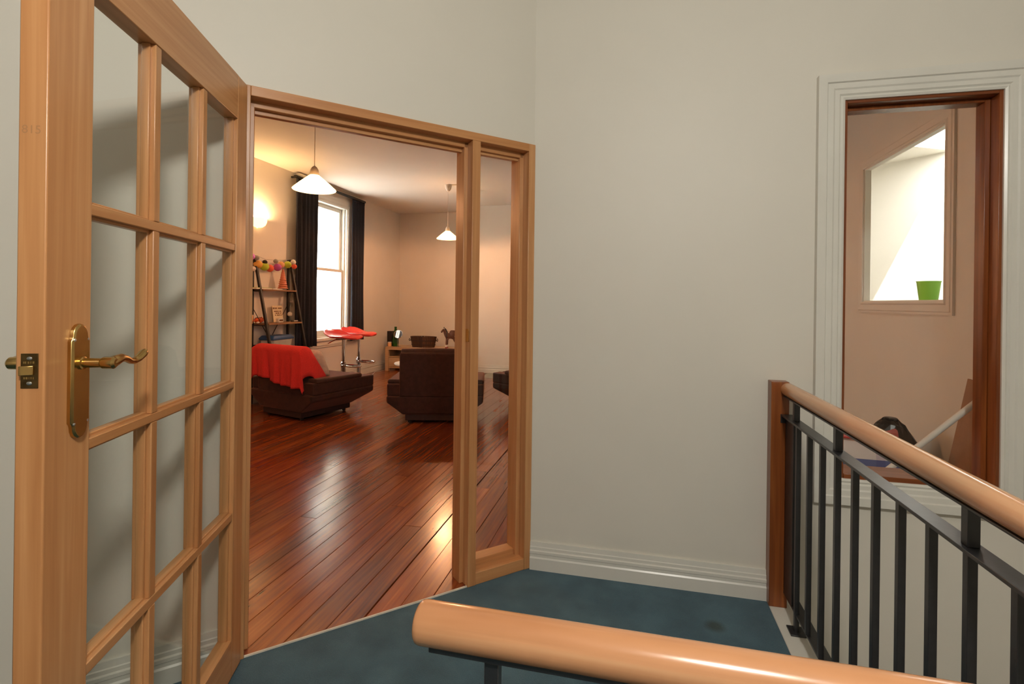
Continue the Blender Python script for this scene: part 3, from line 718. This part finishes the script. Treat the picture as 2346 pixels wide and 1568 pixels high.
pendant('large lit cone glass pendant hanging just inside the doorway', Vector((p1.x, p1.y, p1.z)), 185)
sc = Vector((XL, 5.06, 2.035))
t = thing('wall_light', 'glowing half bowl glass wall light above the ladder shelf', 'lamp', sc)
prof = [(.012, -.005), (.06, .003), (.088, .025), (.103, .06), (.108, .10)]
m = MB().lathe(prof, (0, 0, 0), 18, -pi/2, pi/2); m.lathe([(r-.006, z+.004) for r, z in prof], (0, 0, 0), 18, -pi/2, pi/2)
obj('glass_bowl', m, 'sconce', t, 0, True)
obj('back_plate', MB().box(0, .012, -.05, .05, .01, .09), 'whitep', t, .002)
l = lamp('wall_light_bulb', 'POINT', (.06, 0, .085), 28, (1.0, 0.60, 0.28), 0.03); l.parent = t

# ================================================================== CURTAINS
def curtain(label, ya, yb, z0, z1, folds, flare):
    t = thing('curtain', label, 'curtain', (XL+.085, (ya+yb)/2, z0), 0, 'navy curtains at the sash window')
    n = 60; rows = []
    for k in range(13):
        v = k/12; z = z0+(z1-z0)*v; row = []
        for i in range(n+1):
            u = i/n; y = ya+(yb-ya)*u; w = (y-(ya+yb)/2)*(1+flare*(1-v)**2)
            row.append((.026*sin(2*pi*folds*u+.4)*(1-.3*v)+.006*sin(23*u+5*v), w, z-z0))
        rows.append(row)
    o = obj('drape', MB().loft(rows, cap=False, closed=False), 'navy', t, 0, True)
    md = o.modifiers.new('th', 'SOLIDIFY'); md.thickness = .004
    rows2 = [[(p[0]+.003, p[1], p[2]) for p in rows[12]], [(p[0]+.003, p[1], p[2]-.04) for p in rows[12]]]
    h = obj('heading_tape', MB().loft(rows2, cap=False, closed=False), 'navy', t, 0, True)
    md = h.modifiers.new('th', 'SOLIDIFY'); md.thickness = .006
xq = XL+.085
cA = onx(679, 408, xq); cB = onx(724, 793, xq); cC = onx(807, 463, xq); cD = onx(834, 470, xq)
curtain('navy curtain hanging behind the ladder shelf', cA.y, cB.y, cB.z, cA.z, 5.5, .02)
curtain('navy curtain drawn aside above the red bar stools', cC.y, cD.y, onx(836, 777, xq).z, cA.z, 4.5, .10)
t = thing('curtain_rail', 'dark curtain rail above the sash window', 'curtain rail', (XL, 6.5, cA.z))
obj('rail', MB().box(.06, .10, cA.y-6.5-.02, cD.y-6.5+.03, .005, .035), 'ltblack', t, .003)
for y in (cA.y+.02, 6.5, cD.y-.02): obj('bracket', MB().box(0, .06, y-6.5-.012, y-6.5+.012, .008, .03), 'ltblack', t, .002)

# ================================================================== BAR STOOLS
def stool(label, px, ps, dep, rz):
    base = atd(px, 800, dep); zs = atd(px, ps, dep).z
    t = thing('bar_stool', label, 'stool', (base.x, base.y, 0), rz, 'red scoop seat bar stools by the window')
    obj('base', MB().lathe([(.175, 0), (.178, .006), (.15, .016), (.06, .028), (.034, .045), (.030, .05)], n=28), 'chrome', t, 0, True)
    obj('column', MB().lathe([(.029, .045), (.029, zs-.33), (.020, zs-.325), (.020, zs-.03)], n=18), 'chrome', t, 0, True)
    fr_ = [(-.03, -.02, .37), (-.03, -.13, .365), (.0, -.19, .36), (.06, -.215, .36), (.11, -.19, .36), (.13, -.13, .365), (.05, -.02, .37)]
    f = obj('footrest', MB().tube([(a-.03, b*1.1, c) for a, b, c in fr_], .011, 10), 'chrome', t, 0, True)
    obj('footrest_collar', MB().lathe([(.030, .345), (.036, .35), (.036, .395), (.030, .40)], n=16), 'chrome', f, 0, True)
    # wave-shaped seat: raised lip at the rear, dished middle, soft rolled front
    n, mm = 22, 16; V = []; Fs = []
    def hz(v): return .075*max(0, (v-.15)/.85)**1.4-.004*(1-v*v)-.015*max(0, (-v-.45)/.55)**1.5*1.6
    for sgn in (1, -1):
        for j in range(mm+1):
            v = -1+2*j/mm; w = .205*(1-abs(v)**4.5)**.5 if abs(v) < 1 else .03
            w = max(w, .05)*(1.0 if v > 0 else .96)
            for i in range(n+1):
                u = -1+2*i/n
                edge = max(0, 1-abs(u)**6)*max(0, 1-abs(v)**8)
                V.append((u*w, v*.225, zs+hz(v)+.012*u*u+sgn*(.004+.016*edge**.5)-.004))
    o = (n+1)*(mm+1)
    for s_ in (0, 1):
        for j in range(mm):
            for i in range(n):
                a = s_*o+j*(n+1)+i; Fs.append((a, a+1, a+n+2, a+n+1))
    for j in range(mm):
        for i0 in (0, n): a = j*(n+1)+i0; Fs.append((a, a+n+1, a+n+1+o, a+o))
    for i in range(n):
        for j0 in (0, mm): a = j0*(n+1)+i; Fs.append((a, a+1, a+1+o, a+o))
    st = obj('seat', MB().add(V, Fs), 'redseat', t, 0, True)
    obj('seat_mount', MB().box(-.07, .07, -.07, .07, zs-.035, zs-.018), 'black', st, .003)
    obj('lever', MB().tube([(.02, 0, zs-.035), (-.10, .05, zs-.04), (-.15, .07, zs-.065), (-.19, .085, zs-.085)], .006, 8), 'chrome', st, 0, True)
    return t
stool('red bar stool with the lower seat nearer the towel covered chair', 787, 771, 6.5, radians(82))
stool('red bar stool with its seat overlapping beside the navy curtain', 822, 764, 7.0, radians(78))

# ================================================================== OAK UNIT AND WHAT STANDS ON IT
UY, UX0, UX1, UZ = 7.98, -4.10, -2.78, 0.412
un = thing('console_unit', 'low pale oak media unit with open bay and drawer', 'unit', (UX0, UY, 0))
def u_(name, a, mat='oak', parent=un, bevel=.003): return obj(name, MB().box(*a).shift((-UX0, -UY, 0)), mat, parent, bevel)
UB = UY+.45
u_('top', (UX0, UX1, UY, UB, UZ-.05, UZ))
for x in (UX0, UX1-.06):
    u_('leg', (x, x+.06, UY, UY+.06, 0, UZ-.05)); u_('leg', (x, x+.06, UB-.06, UB, 0, UZ-.05))
    u_('side_panel', (x+.015, x+.045, UY+.06, UB-.06, .05, UZ-.05))
u_('back_panel', (UX0+.06, UX1-.06, UB-.02, UB-.005, .05, UZ-.05))
u_('shelf', (UX0+.06, UX1-.06, UY+.01, UB-.02, .235, .25))
u_('bottom', (UX0+.06, UX1-.06, UY+.015, UB-.02, .05, .07))
for i, (a, b) in enumerate(((UX0+.065, UX0+.45), (UX0+.465, UX1-.47), (UX1-.455, UX1-.065))):
    d = u_('drawer', (a, b, UY+.008, UY+.028, .075, .23))
    obj('knob', MB().ball(((a+b)/2-UX0, -.004, .152), .014, 10), 'steel', d, 0, True)
u_('divider', (UX0+.45, UX0+.465, UY+.03, UB-.02, .25, UZ-.05))
def on_unit(px, dy): p = ony(px, 790, UY+dy); return Vector((p.x, p.y, UZ))
b = on_unit(895, .17)
t = thing('speaker', 'tall narrow black speaker at the end of the oak unit', 'speaker', b)
obj('cabinet', MB().box(-.045, .045, -.05, .05, 0, .262), 'black', t, .004)
obj('front_grille', MB().box(-.038, .038, -.053, -.05, .01, .25), 'ltblack', t, .002)
b = on_unit(892.5, .08)
t = thing('jar', 'small pinkish jar before the black speaker', 'jar', b)
obj('body', MB().lathe([(.030, 0), (.034, .006), (.034, .052), (.028, .060)], n=16), 'lpeach', t, 0, True)
obj('lid', MB().lathe([(.031, .060), (.033, .062), (.033, .078), (.029, .080)], n=16), 'rose', t, 0, True)
b = on_unit(906, .16)
t = thing('bottle', 'tall dark green glass bottle behind the round mirror', 'bottle', b)
obj('glass_body', MB().lathe([(.050, 0), (.054, .01), (.052, .14), (.040, .21), (.024, .28), (.020, .318), (.023, .320), (.023, .338), (.018, .340)], n=22), 'bglass', t, 0, True)
obj('label_band', MB().lathe([(.0535, .05), (.0535, .055), (.0535, .12), (.0530, .125)], n=22), plain('bottle_label', (.02, .12, .02), .5), t, 0, True)
b = on_unit(913, .09)
t = thing('mirror', 'round makeup mirror on a thin chrome stand', 'mirror', b)
obj('foot', MB().lathe([(.045, 0), (.045, .006), (.01, .012)], n=20), 'chrome', t, 0, True)
obj('stem', MB().tube([(-.02, 0, .008), (-.015, 0, .14)], .005, 8), 'chrome', t, 0, True)
Mt = Matrix.Translation((0, -.01, .215)) @ Matrix.Rotation(radians(9.5), 4, 'Z') @ Matrix.Rotation(radians(71), 4, 'X')
obj('frame', MB().lathe([(.070, -.008), (.076, -.006), (.076, .006), (.070, .008)], n=28).xf(Mt), 'chrome', t, 0, True)
obj('mirror_glass', MB().lathe([(.0005, .0085), (.069, .0085), (.069, .0075)], n=28).xf(Mt), 'mirror', t)
# slatted oval tub
b = on_unit(970, .16)
t = thing('basket', 'dark oval slatted wooden tub on the oak unit', 'basket', b)
ns = 26
for k in range(ns):
    a0, a1 = 2*pi*k/ns+.012, 2*pi*(k+1)/ns-.012
    def P_(a, s, z): return (s*.245*cos(a), s*.125*sin(a), z)
    zt = .185
    m = MB().loft([[P_(a0, s0, z), P_(a1, s0, z), P_(a1, s0-.06, z), P_(a0, s0-.06, z)] for s0, z in ((.82, 0), (.97, zt))])
    obj('slat', m, 'basket', t)
obj('bottom', MB().lathe([(.001, .01), (.78, .01), (.78, .02)], n=30, sx=.245, sy=.125), 'basketd', t)
for z, s0 in ((.115, .925), (.045, .868)):
    obj('band', MB().lathe([(s0-.02, z-.008), (s0+.012, z-.008), (s0+.024, z+.008), (s0-.02, z+.008)], n=36, sx=.245, sy=.125), 'basketd', t, 0, True)
for sg in (-1, 1):
    obj('handle', MB().tube([(sg*.235, -.04, .15), (sg*.252, -.03, .12), (sg*.254, 0, .105), (sg*.252, .03, .12), (sg*.235, .04, .15)], .006, 8), 'basketd', t, 0, True)

# horse figurine: one continuous skinned body
def horse():
    b = on_unit(1036, .15); b.x -= .03
    t = thing('horse_figurine', 'brown toy horse figurine with white blaze and dark saddle', 'figurine', b, radians(28))
    # faces -x
    J = {'hip': (.085, 0, .205), 'mid': (.02, 0, .195), 'sh': (-.055, 0, .205), 'nk': (-.088, 0, .245), 'nk2': (-.105, 0, .290), 'hd': (-.118, 0, .318), 'hd2': (-.142, 0, .290), 'mz': (-.160, 0, .262)}
    R = {'hip': .046, 'mid': .047, 'sh': .046, 'nk': .033, 'nk2': .024, 'hd': .023, 'hd2': .019, 'mz': .013}
    E = [('hip', 'mid'), ('mid', 'sh'), ('sh', 'nk'), ('nk', 'nk2'), ('nk2', 'hd'), ('hd', 'hd2'), ('hd2', 'mz')]
    for nm, sg in (('l', 1), ('r', -1)):
        y = sg*.028
        J.update({'fs'+nm: (-.058, y*.9, .165), 'fk'+nm: (-.062+.012*sg, y, .095), 'fp'+nm: (-.064+.014*sg, y, .035), 'ff'+nm: (-.066+.014*sg, y, .012)})
        R.update({'fs'+nm: .026, 'fk'+nm: .015, 'fp'+nm: .012, 'ff'+nm: .015})
        J.update({'hs'+nm: (.078, y*.9, .160), 'hk'+nm: (.070, y, .125), 'hh'+nm: (.098+.01*sg, y, .080), 'hp'+nm: (.092+.01*sg, y, .035), 'hf'+nm: (.088+.01*sg, y, .012)})
        R.update({'hs'+nm: .032, 'hk'+nm: .023, 'hh'+nm: .015, 'hp'+nm: .012, 'hf'+nm: .015})
        E += [('sh', 'fs'+nm), ('fs'+nm, 'fk'+nm), ('fk'+nm, 'fp'+nm), ('fp'+nm, 'ff'+nm), ('hip', 'hs'+nm), ('hs'+nm, 'hk'+nm), ('hk'+nm, 'hh'+nm), ('hh'+nm, 'hp'+nm), ('hp'+nm, 'hf'+nm)]
    K = list(J); me = bpy.data.meshes.new('body'); me.from_pydata([J[k] for k in K], [(K.index(a), K.index(c)) for a, c in E], []); me.update()
    o = bpy.data.objects.new('body', me); COL.objects.link(o); o.parent = t; me.materials.append(MT['horse'])
    md = o.modifiers.new('skin', 'SKIN'); md.use_smooth_shade = True
    for i, k in enumerate(K): me.skin_vertices[0].data[i].radius = (R[k], R[k])
    me.skin_vertices[0].data[K.index('hip')].use_root = True
    s_ = o.modifiers.new('sub', 'SUBSURF'); s_.levels = 1; s_.render_levels = 2
    for sg in (-1, 1):
        obj('ear', MB().lathe([(.007, 0), (.006, .012), (.001, .026)], (-.112, sg*.012, .334), 8), 'black', t, 0, True)
        obj('hoof', MB().lathe([(.017, 0), (.013, .022)], (-.066+.014*sg, sg*.028, 0), 10), 'hoof', t, 0, True)
        obj('hoof', MB().lathe([(.017, 0), (.013, .022)], (.088+.01*sg, sg*.028, 0), 10), 'hoof', t, 0, True)
        obj('feather', MB().lathe([(.016, .022), (.0165, .04), (.014, .058)], (-.065+.014*sg, sg*.028, 0), 10), 'horsew', t, 0, True)
        obj('feather', MB().lathe([(.016, .022), (.0165, .04), (.014, .058)], (.090+.01*sg, sg*.028, 0), 10), 'horsew', t, 0, True)
    obj('blaze', MB().tube([(-.136, 0, .330), (-.158, 0, .305), (-.174, 0, .272)], [.006, .008, .006], 8), 'horsew', t, 0, True)
    obj('mane', MB().tube([(-.098, 0, .335), (-.082, 0, .310), (-.066, 0, .275), (-.045, 0, .25)], [.008, .013, .014, .008], 8), 'black', t, 0, True)
    sd = obj('saddle', MB().lathe([(.001, .078), (.030, .075), (.045, .055), (.056, .02), (.058, -.02)], (.035, 0, .225), 16, sx=1.15, sy=1.0), 'horse', t, 0, True)
    obj('collar', MB().tube([(-.072+.052*0, .040*cos(a), .215+.052*sin(a)) for a in [2*pi*k/14 for k in range(15)]], .010, 8), 'black', t, 0, True)
    obj('rein', MB().tube([(-.14, .02, .285), (-.09, .03, .275), (-.02, .02, .283)], .0025, 6), 'cardb', t, 0, True)
    obj('tail', MB().tube([(.128, 0, .215), (.152, 0, .19), (.158, 0, .13), (.150, 0, .085)], [.010, .014, .016, .004], 8), 'black', t, 0, True)
horse()

# oval coffee table behind the dark chair
tp = onz(898, 832, .43)
ct = thing('coffee_table', 'white oval coffee table half hidden behind the dark backed armchair', 'table', (tp.x+.47, tp.y+.14, 0))
obj('tabletop', MB().lathe([(.94, .405), (.99, .41), (1.0, .42), (.99, .43), (.94, .434)], n=40, sx=.48, sy=.36), 'whitep', ct, 0, True)
for sx_ in (-1, 1):
    for sy_ in (-1, 1): obj('leg', MB().tube([(sx_*.30, sy_*.20, 0), (sx_*.26, sy_*.17, .405)], [.014, .02], 10), 'oak', ct, 0, True)

# lead lying on the floor by the skirting
c0 = [onz(838, 858), onz(846, 860), onz(853, 853), onz(866, 851), onz(876, 848)]
t = tag(obj('power_cord', MB().tube([Vector((p.x+.05, p.y, .005)) for p in c0], .004, 6), 'whitep', None, 0, True), 'thin pale power cord on the boards under the window', 'cord')

# ================================================================== LADDER SHELF
LY0, LY1 = 4.955, 5.575; XW = XL+.035
ls = thing('ladder_shelf', 'black frame ladder shelf unit with brown boards against the wall', 'shelf', (XW, 5.26, 0))
def l_(name, m, mat, parent=ls, bevel=.002, sm=False): return obj(name, m.shift((-XW, -5.26, 0)), mat, parent, bevel, sm)
def slope(z): return XW+.02+(1.70-z)*.215
for y in (LY0, LY1):
    l_('rear_leg', MB().box(XW-.012, XW+.014, y-.014, y+.014, 0, 1.70), 'ltblack')
    l_('front_leg', MB().add([(slope(1.70)-.012, y-.014, 1.70), (slope(1.70)+.016, y-.014, 1.70), (slope(1.70)+.016, y+.014, 1.70), (slope(1.70)-.012, y+.014, 1.70),
                             (slope(0)-.012, y-.014, 0), (slope(0)+.016, y-.014, 0), (slope(0)+.016, y+.014, 0), (slope(0)-.012, y+.014, 0)],
                            [(0, 1, 2, 3), (7, 6, 5, 4), (0, 4, 5, 1), (1, 5, 6, 2), (2, 6, 7, 3), (3, 7, 4, 0)]), 'ltblack')
SHZ = (1.315, .925, .545, .18)
for z in SHZ:
    l_('shelf_board', MB().box(XW-.02, slope(z)+.03, LY0+.015, LY1-.015, z-.018, z), 'shelf')
    for y in (LY0, LY1): l_('shelf_bracket', MB().box(XW, slope(z)+.02, y-.008, y+.008, z-.03, z-.018), 'ltblack')
l_('cross_brace', MB().tube([(XW-.004, LY0, 1.12), (XW-.004, LY1, .30)], .004, 6), 'ltblack', bevel=0)
l_('cross_brace', MB().tube([(XW-.012, LY0, .30), (XW-.012, LY1, 1.12)], .004, 6), 'ltblack', bevel=0)
l_('cross_bar', MB().box(XW-.01, XW+.01, LY0, LY1, .66, .675), 'ltblack')

# paper lantern garland across the top
XG = XW+.06
gl = thing('lantern_garland', 'string of coloured paper lantern balls across the ladder shelf', 'garland', (XG, 5.26, 1.5))
def at_g(px, py, dx=0): p = onx(px, py, XG+dx); return p-Vector((XG, 5.26, 1.5))
cols = [(576, 588, 8, 'lpink'), (580, 616, 6, 'lwhite'), (588, 591, 6, 'lgrey'), (591, 606, 10, 'lyellow'), (606, 611, 10, 'lgreen'), (607, 601, 5.5, 'lblack'), (618, 615, 9, 'lred'), (636, 613, 9, 'lpurple'), (632, 599, 5.5, 'lgrey'), (644, 607, 8, 'lpeach'), (659, 607, 8.5, 'lgreen'), (672, 601, 6, 'lwhite'), (674, 611, 6, 'lred'), (668, 691, 4.5, 'lgrey'), (664, 720, 5.5, 'lwhite')]
for i, (x, y, r, c) in enumerate(cols):
    dx = .012*((i % 3)-1) if x < 670 else .09
    p = at_g(x, y, dx); rr = r*((p+gl.location-CP).dot(DV))/F
    o = obj('lantern', MB().ball(p, rr, 16, (1, 1, .94)), c, gl, 0, True)
    obj('lantern_ring', MB().lathe([(rr*.28, rr*.92), (rr*.30, rr*.95), (rr*.25, rr*.99)], p, 10), 'whitep', o)
obj('string', MB().tube([at_g(*q) for q in ((576, 583), (588, 586), (607, 594), (632, 597), (655, 596), (672, 594))], .002, 6), 'lgrey', gl, 0, True)
obj('string', MB().tube([at_g(*q) for q in ((672, 596), (670, 640), (668, 690), (664, 716))], .002, 6), 'lgrey', gl, 0, True)
# pink tassel tree
p = onx(648, 663, XG)
t = thing('paper_tree', 'pink frilled paper tree standing on the top shelf', 'decoration', (p.x, p.y, SHZ[0]))
for k in range(9):
    z = .02+k*.026; r = .062*(1-k/10.5)
    obj('frill', MB().lathe([(r*.35, z+.030), (r*.75, z+.018), (r, z), (r*.96, z-.002), (r*.3, z+.022)], n=18), 'pinkt', t, 0, True)
obj('trunk', MB().lathe([(.022, 0), (.022, .004), (.006, .006), (.006, .25)], n=10), 'whitep', t)
# magazines
p = onx(597, 660, XG)
def flat(name, label, cat, px, z, sx, sy, h, mat, rz, dx=0):
    p = onx(px, 660, XG+dx)
    t = thing(name, label, cat, (p.x, p.y, z), rz); obj('cover', MB().box(-sx, sx, -sy, sy, h*.82, h), mat, t, .0005); obj('pages', MB().box(-sx+.002, sx-.002, -sy+.002, sy-.003, 0, h*.82), 'paper', t)
    return t
flat('magazine', 'green covered magazine lying on the top shelf', 'magazine', 597, SHZ[0], .055, .13, .018, 'green', 0)
flat('magazine', 'pale magazine lying askew on the top shelf beside the pink paper tree', 'magazine', 628, SHZ[0], .05, .10, .012, 'paper', .12)
# second shelf: plush toy, lettered card, small clock, pens
XH = XW+.10
def on2(px, dx=0): p = onx(px, 735, XH+dx); return Vector((p.x, p.y, SHZ[1]))
b = on2(594)
t = thing('plush_toy', 'small orange and white striped plush toy lying on the second shelf', 'toy', b, radians(8))
body = MB()
pr = [(-.075, .012), (-.06, .024), (-.03, .031), (0, .032), (.03, .028), (.055, .022)]
obj('body', MB().tube([(0, y, .036) for y, r in pr], [r for y, r in pr], 14), 'orange', t, 0, True)
for y in (-.045, -.015, .015): obj('stripe', MB().tube([(0, y-.004, .037), (0, y+.004, .037)], [.0315, .0325], 14), 'lblack', t, 0, True)
obj('head', MB().ball((.005, .082, .036), .030, 14, (1, 1, .95)), 'lyellow', t, 0, True)
obj('muzzle', MB().ball((.02, .10, .026), .018, 12), 'lwhite', t, 0, True)
for y in (-.055, .045): obj('paw', MB().ball((.018, y, .012), .014, 10, (1.4, 1, .85)), 'lwhite', t, 0, True)
obj('tail', MB().tube([(0, -.07, .035), (0, -.10, .03), (.01, -.13, .035)], [.008, .007, .005], 8), 'orange', t, 0, True)
for sx_ in (-1, 1): obj('ear', MB().ball((sx_*.018, .078, .064), .009, 8), 'orange', t, 0, True)
b = on2(580)
t = thing('cup', 'small pinkish cup beside the striped toy', 'cup', b+Vector((-.02, -.03, 0)))
obj('body', MB().lathe([(.028, 0), (.030, .004), (.038, .095), (.034, .095), (.027, .008)], n=18), 'lpeach', t, 0, True)
obj('rim', MB().lathe([(.034, .094), (.039, .095), (.039, .099), (.034, .099)], n=18), 'rose', t, 0, True)
b = on2(638, -.07)
t = thing('lettered_card', 'cream card with rows of brown lettering leaning on the second shelf', 'sign', b, radians(0))
tl = Matrix.Rotation(radians(-8), 4, 'Y')
cd = obj('card', MB().box(-.003, .003, -.085, .085, 0, .20).xf(tl), 'signc', t)
MT['ink'] = plain('brown_ink', srgb(110, 70, 35), .8)
for z, row in ((.168, ((-.066, .020, .018), (-.036, .018, .018), (-.010, .014, .018), (.030, .022, .016), (.056, .018, .016), (.076, .010, .016))), (.130, ((-.028, .070, .010), (.020, .012, .010), (.050, .030, .010))), (.108, ((-.022, .034, .011), (.014, .026, .013), (.052, .026, .010))), (.084, ((-.040, .018, .010), (.0, .026, .014), (.032, .018, .012), (.060, .020, .009)))):
    for y, w, h in row: obj('letter', MB().box(.0028, .0040, y-w/2, y+w/2, z-h/2, z+h/2).xf(tl), 'ink', cd)
b = on2(641, .02)
t = thing('alarm_clock', 'small white digital clock before the lettered card', 'clock', b)
obj('case', MB().box(-.02, .02, -.045, .045, 0, .048), 'whitep', t, .005)
obj('display', MB().box(.0195, .0212, -.032, .032, .016, .036), 'ink', t)
b = on2(682, -.02)
t = thing('marker_pen', 'white marker pen with black cap at the end of the second shelf', 'pen', b+Vector((0, -.06, 0)), radians(4))
obj('barrel', MB().tube([(0, -.02, .007), (0, .065, .007)], .007, 10), 'whitep', t, 0, True)
obj('cap', MB().tube([(0, -.075, .0075), (0, -.022, .0075)], .0075, 10), 'black', t, 0, True)
# tub with blue lid on the third shelf
p = onx(634, 770, XW+.13)
t = thing('storage_tub', 'cloudy plastic tub with a bright blue lid on the lower shelf', 'tub', (p.x, p.y, SHZ[2]))
obj('tub_body', MB().loft([[(-.07, -.14, 0), (.07, -.14, 0), (.07, .14, 0), (-.07, .14, 0)], [(-.09, -.165, .185), (.09, -.165, .185), (.09, .165, .185), (-.09, .165, .185)]]), 'clear', t, .01, seg=3)
obj('lid', MB().loft([[(-.10, -.185, .185), (.10, -.185, .185), (.10, .185, .185), (-.10, .185, .185)], [(-.10, -.185, .205), (.10, -.185, .205), (.10, .185, .205), (-.10, .185, .205)], [(-.085, -.155, .235), (.085, -.155, .235), (.085, .155, .235), (-.085, .155, .235)]]), 'blue', t, .008, seg=3)
# small things on the window sill
p = onx(800, 776, XL+.03)
t = thing('cloth_bundle', 'small dark blue bundle on the window sill behind the bar stools', 'bundle', (p.x, p.y, SZ0+.004))
m = MB().ball((0, 0, .028), .03, 14, (.8, 1.7, .9)); obj('roll', m, 'blue', t, 0, True)
obj('tie', MB().tube([(.026*cos(a), .01, .028+.030*sin(a)) for a in [2*pi*k/12 for k in range(13)]], .004, 6), 'lgrey', t, 0, True)

# ================================================================== STORE ROOM CONTENTS
# plaid laundry bag
lb = thing('laundry_bag', 'red white and blue striped zip bag on the store room floor', 'bag', (1.05, 2.96, 0), radians(-3))
def softbox(w, d, h, n=10, sag=.02):
    rings = []
    for k in range(n+1):
        v = k/n; z = h*v; b = 1+.05*sin(pi*v); row = []
        for i in range(32):
            a = 2*pi*i/32; cx, sy = cos(a), sin(a)
            e = .32; x = (abs(cx)**e)*(1 if cx >= 0 else -1); y = (abs(sy)**e)*(1 if sy >= 0 else -1)
            row.append((x*w*b+.006*sin(5*a+7*v), y*d*b*(1 if v < .85 else 1-.5*((v-.85)/.15)), z+sag*sin(3*a+1)*v*v))
        rings.append(row)
    return MB().loft(rings)
obj('bag_body', softbox(.26, .09, .56), 'plaid', lb, 0, True)
obj('piping', MB().tube([(-.265, -.09, .53), (-.1, -.096, .548), (.1, -.096, .545), (.265, -.09, .52)], .007, 8), 'bagred', lb, 0, True)
obj('handle', MB().tube([(-.15, -.102, .10), (-.14, -.106, .30), (-.05, -.110, .365), (.06, -.110, .38), (.15, -.106, .40), (.17, -.102, .10)], .009, 8), 'bagred', lb, 0, True)
obj('piping', MB().tube([(.256, -.088, .02), (.266, -.09, .2), (.264, -.09, .52)], .007, 8), 'bagred', lb, 0, True)
# black rubbish bag
bb = thing('rubbish_bag', 'full black plastic rubbish bag slumped in the store room', 'bag', (1.40, 3.22, 0))
rings = []
rb = random.Random(3)
for v, r in ((0, .13), (.06, .175), (.16, .19), (.26, .18), (.36, .155), (.45, .125), (.51, .095), (.55, .07), (.575, .04)):
    rings.append([(r*cos(a)*(1+.10*sin(4*a+9*v)+.05*rb.uniform(-1, 1)), r*.8*sin(a)*(1+.10*sin(5*a+6*v)+.05*rb.uniform(-1, 1)), v+.012*rb.uniform(-1, 1)*(v > .05)) for a in [2*pi*k/20 for k in range(20)]])
obj('bag_body', MB().loft(rings), 'blackbag', bb)
obj('knot', MB().lathe([(.03, .56), (.024, .575), (.036, .585), (.026, .59)], n=9), 'blackbag', bb)
# white pole
pa, pb = ony(2075, 1048, 2.55), ony(2262, 903, 2.47)
dv = (pa-pb).normalized(); foot = pa+dv*(pa.z/abs(dv.z)) if dv.z < 0 else pa
pl = thing('pole', 'white round pole leaning across the store room window', 'pole', (foot.x, foot.y, 0))
fb = Vector((foot.x, foot.y, 0)); top = pb-dv*.12
obj('shaft', MB().tube([foot+Vector((0, 0, .012))-fb, top-fb], .0125, 14), 'whitep', pl, 0, True)
obj('end_cap', MB().tube([top-fb, top-dv*.02-fb], .0138, 14), 'lgrey', pl, 0, True)
# cardboard leaning on the store room wall
cb = thing('cardboard_sheet', 'tall brown cardboard sheet leaning against the store room wall', 'cardboard', (1.50, 2.56, 0))
tilt = Matrix.Rotation(radians(4.5), 4, 'Y')
def cpoly(a): return [(-.035, .005), (.26, .005), (.17, .86), (-.035, .84)]
pts = [(-.10, .004), (.46, .004), (.30, .865), (-.10, .84)]
m = MB().loft([[(x, y, z) for y, z in pts] for x in (-.004, .004)]).xf(tilt)
obj('sheet', m, 'cardb', cb)
obj('crease_flap', MB().loft([[(x, y, z) for y, z in ((-.10, .42), (-.02, .42), (-.02, .47), (-.10, .47))] for x in (-.008, -.004)]).xf(tilt), 'cardb', cb)
# green cup on the opening's ledge
cpn = onx(2127, 691, XC+.05)
t = thing('cup', 'bright green plastic cup on the sunlit ledge', 'cup', (cpn.x, cpn.y, OZ0))
obj('body', MB().lathe([(.040, 0), (.043, .004), (.056, .112), (.053, .112), (.040, .006), (.001, .006)], n=26), 'greencup', t, 0, True)
obj('rim', MB().lathe([(.053, .110), (.058, .111), (.058, .116), (.053, .116)], n=26), 'greencup', t, 0, True)

# unseen pendant added behind the camera to go with the landing's light
t = thing('added_landing_lamp', 'unseen white globe pendant lamp added over the landing', 'lamp', (0.38, -0.40, 2.46))
obj('cord', MB().tube([(0, 0, .05), (0, 0, ZC-2.46)], .003, 6), 'rose', t)
obj('shade', MB().lathe([(.20, .0), (.19, .05), (.10, .09), (.03, .10)], n=28), 'whitep', t, 0, True)
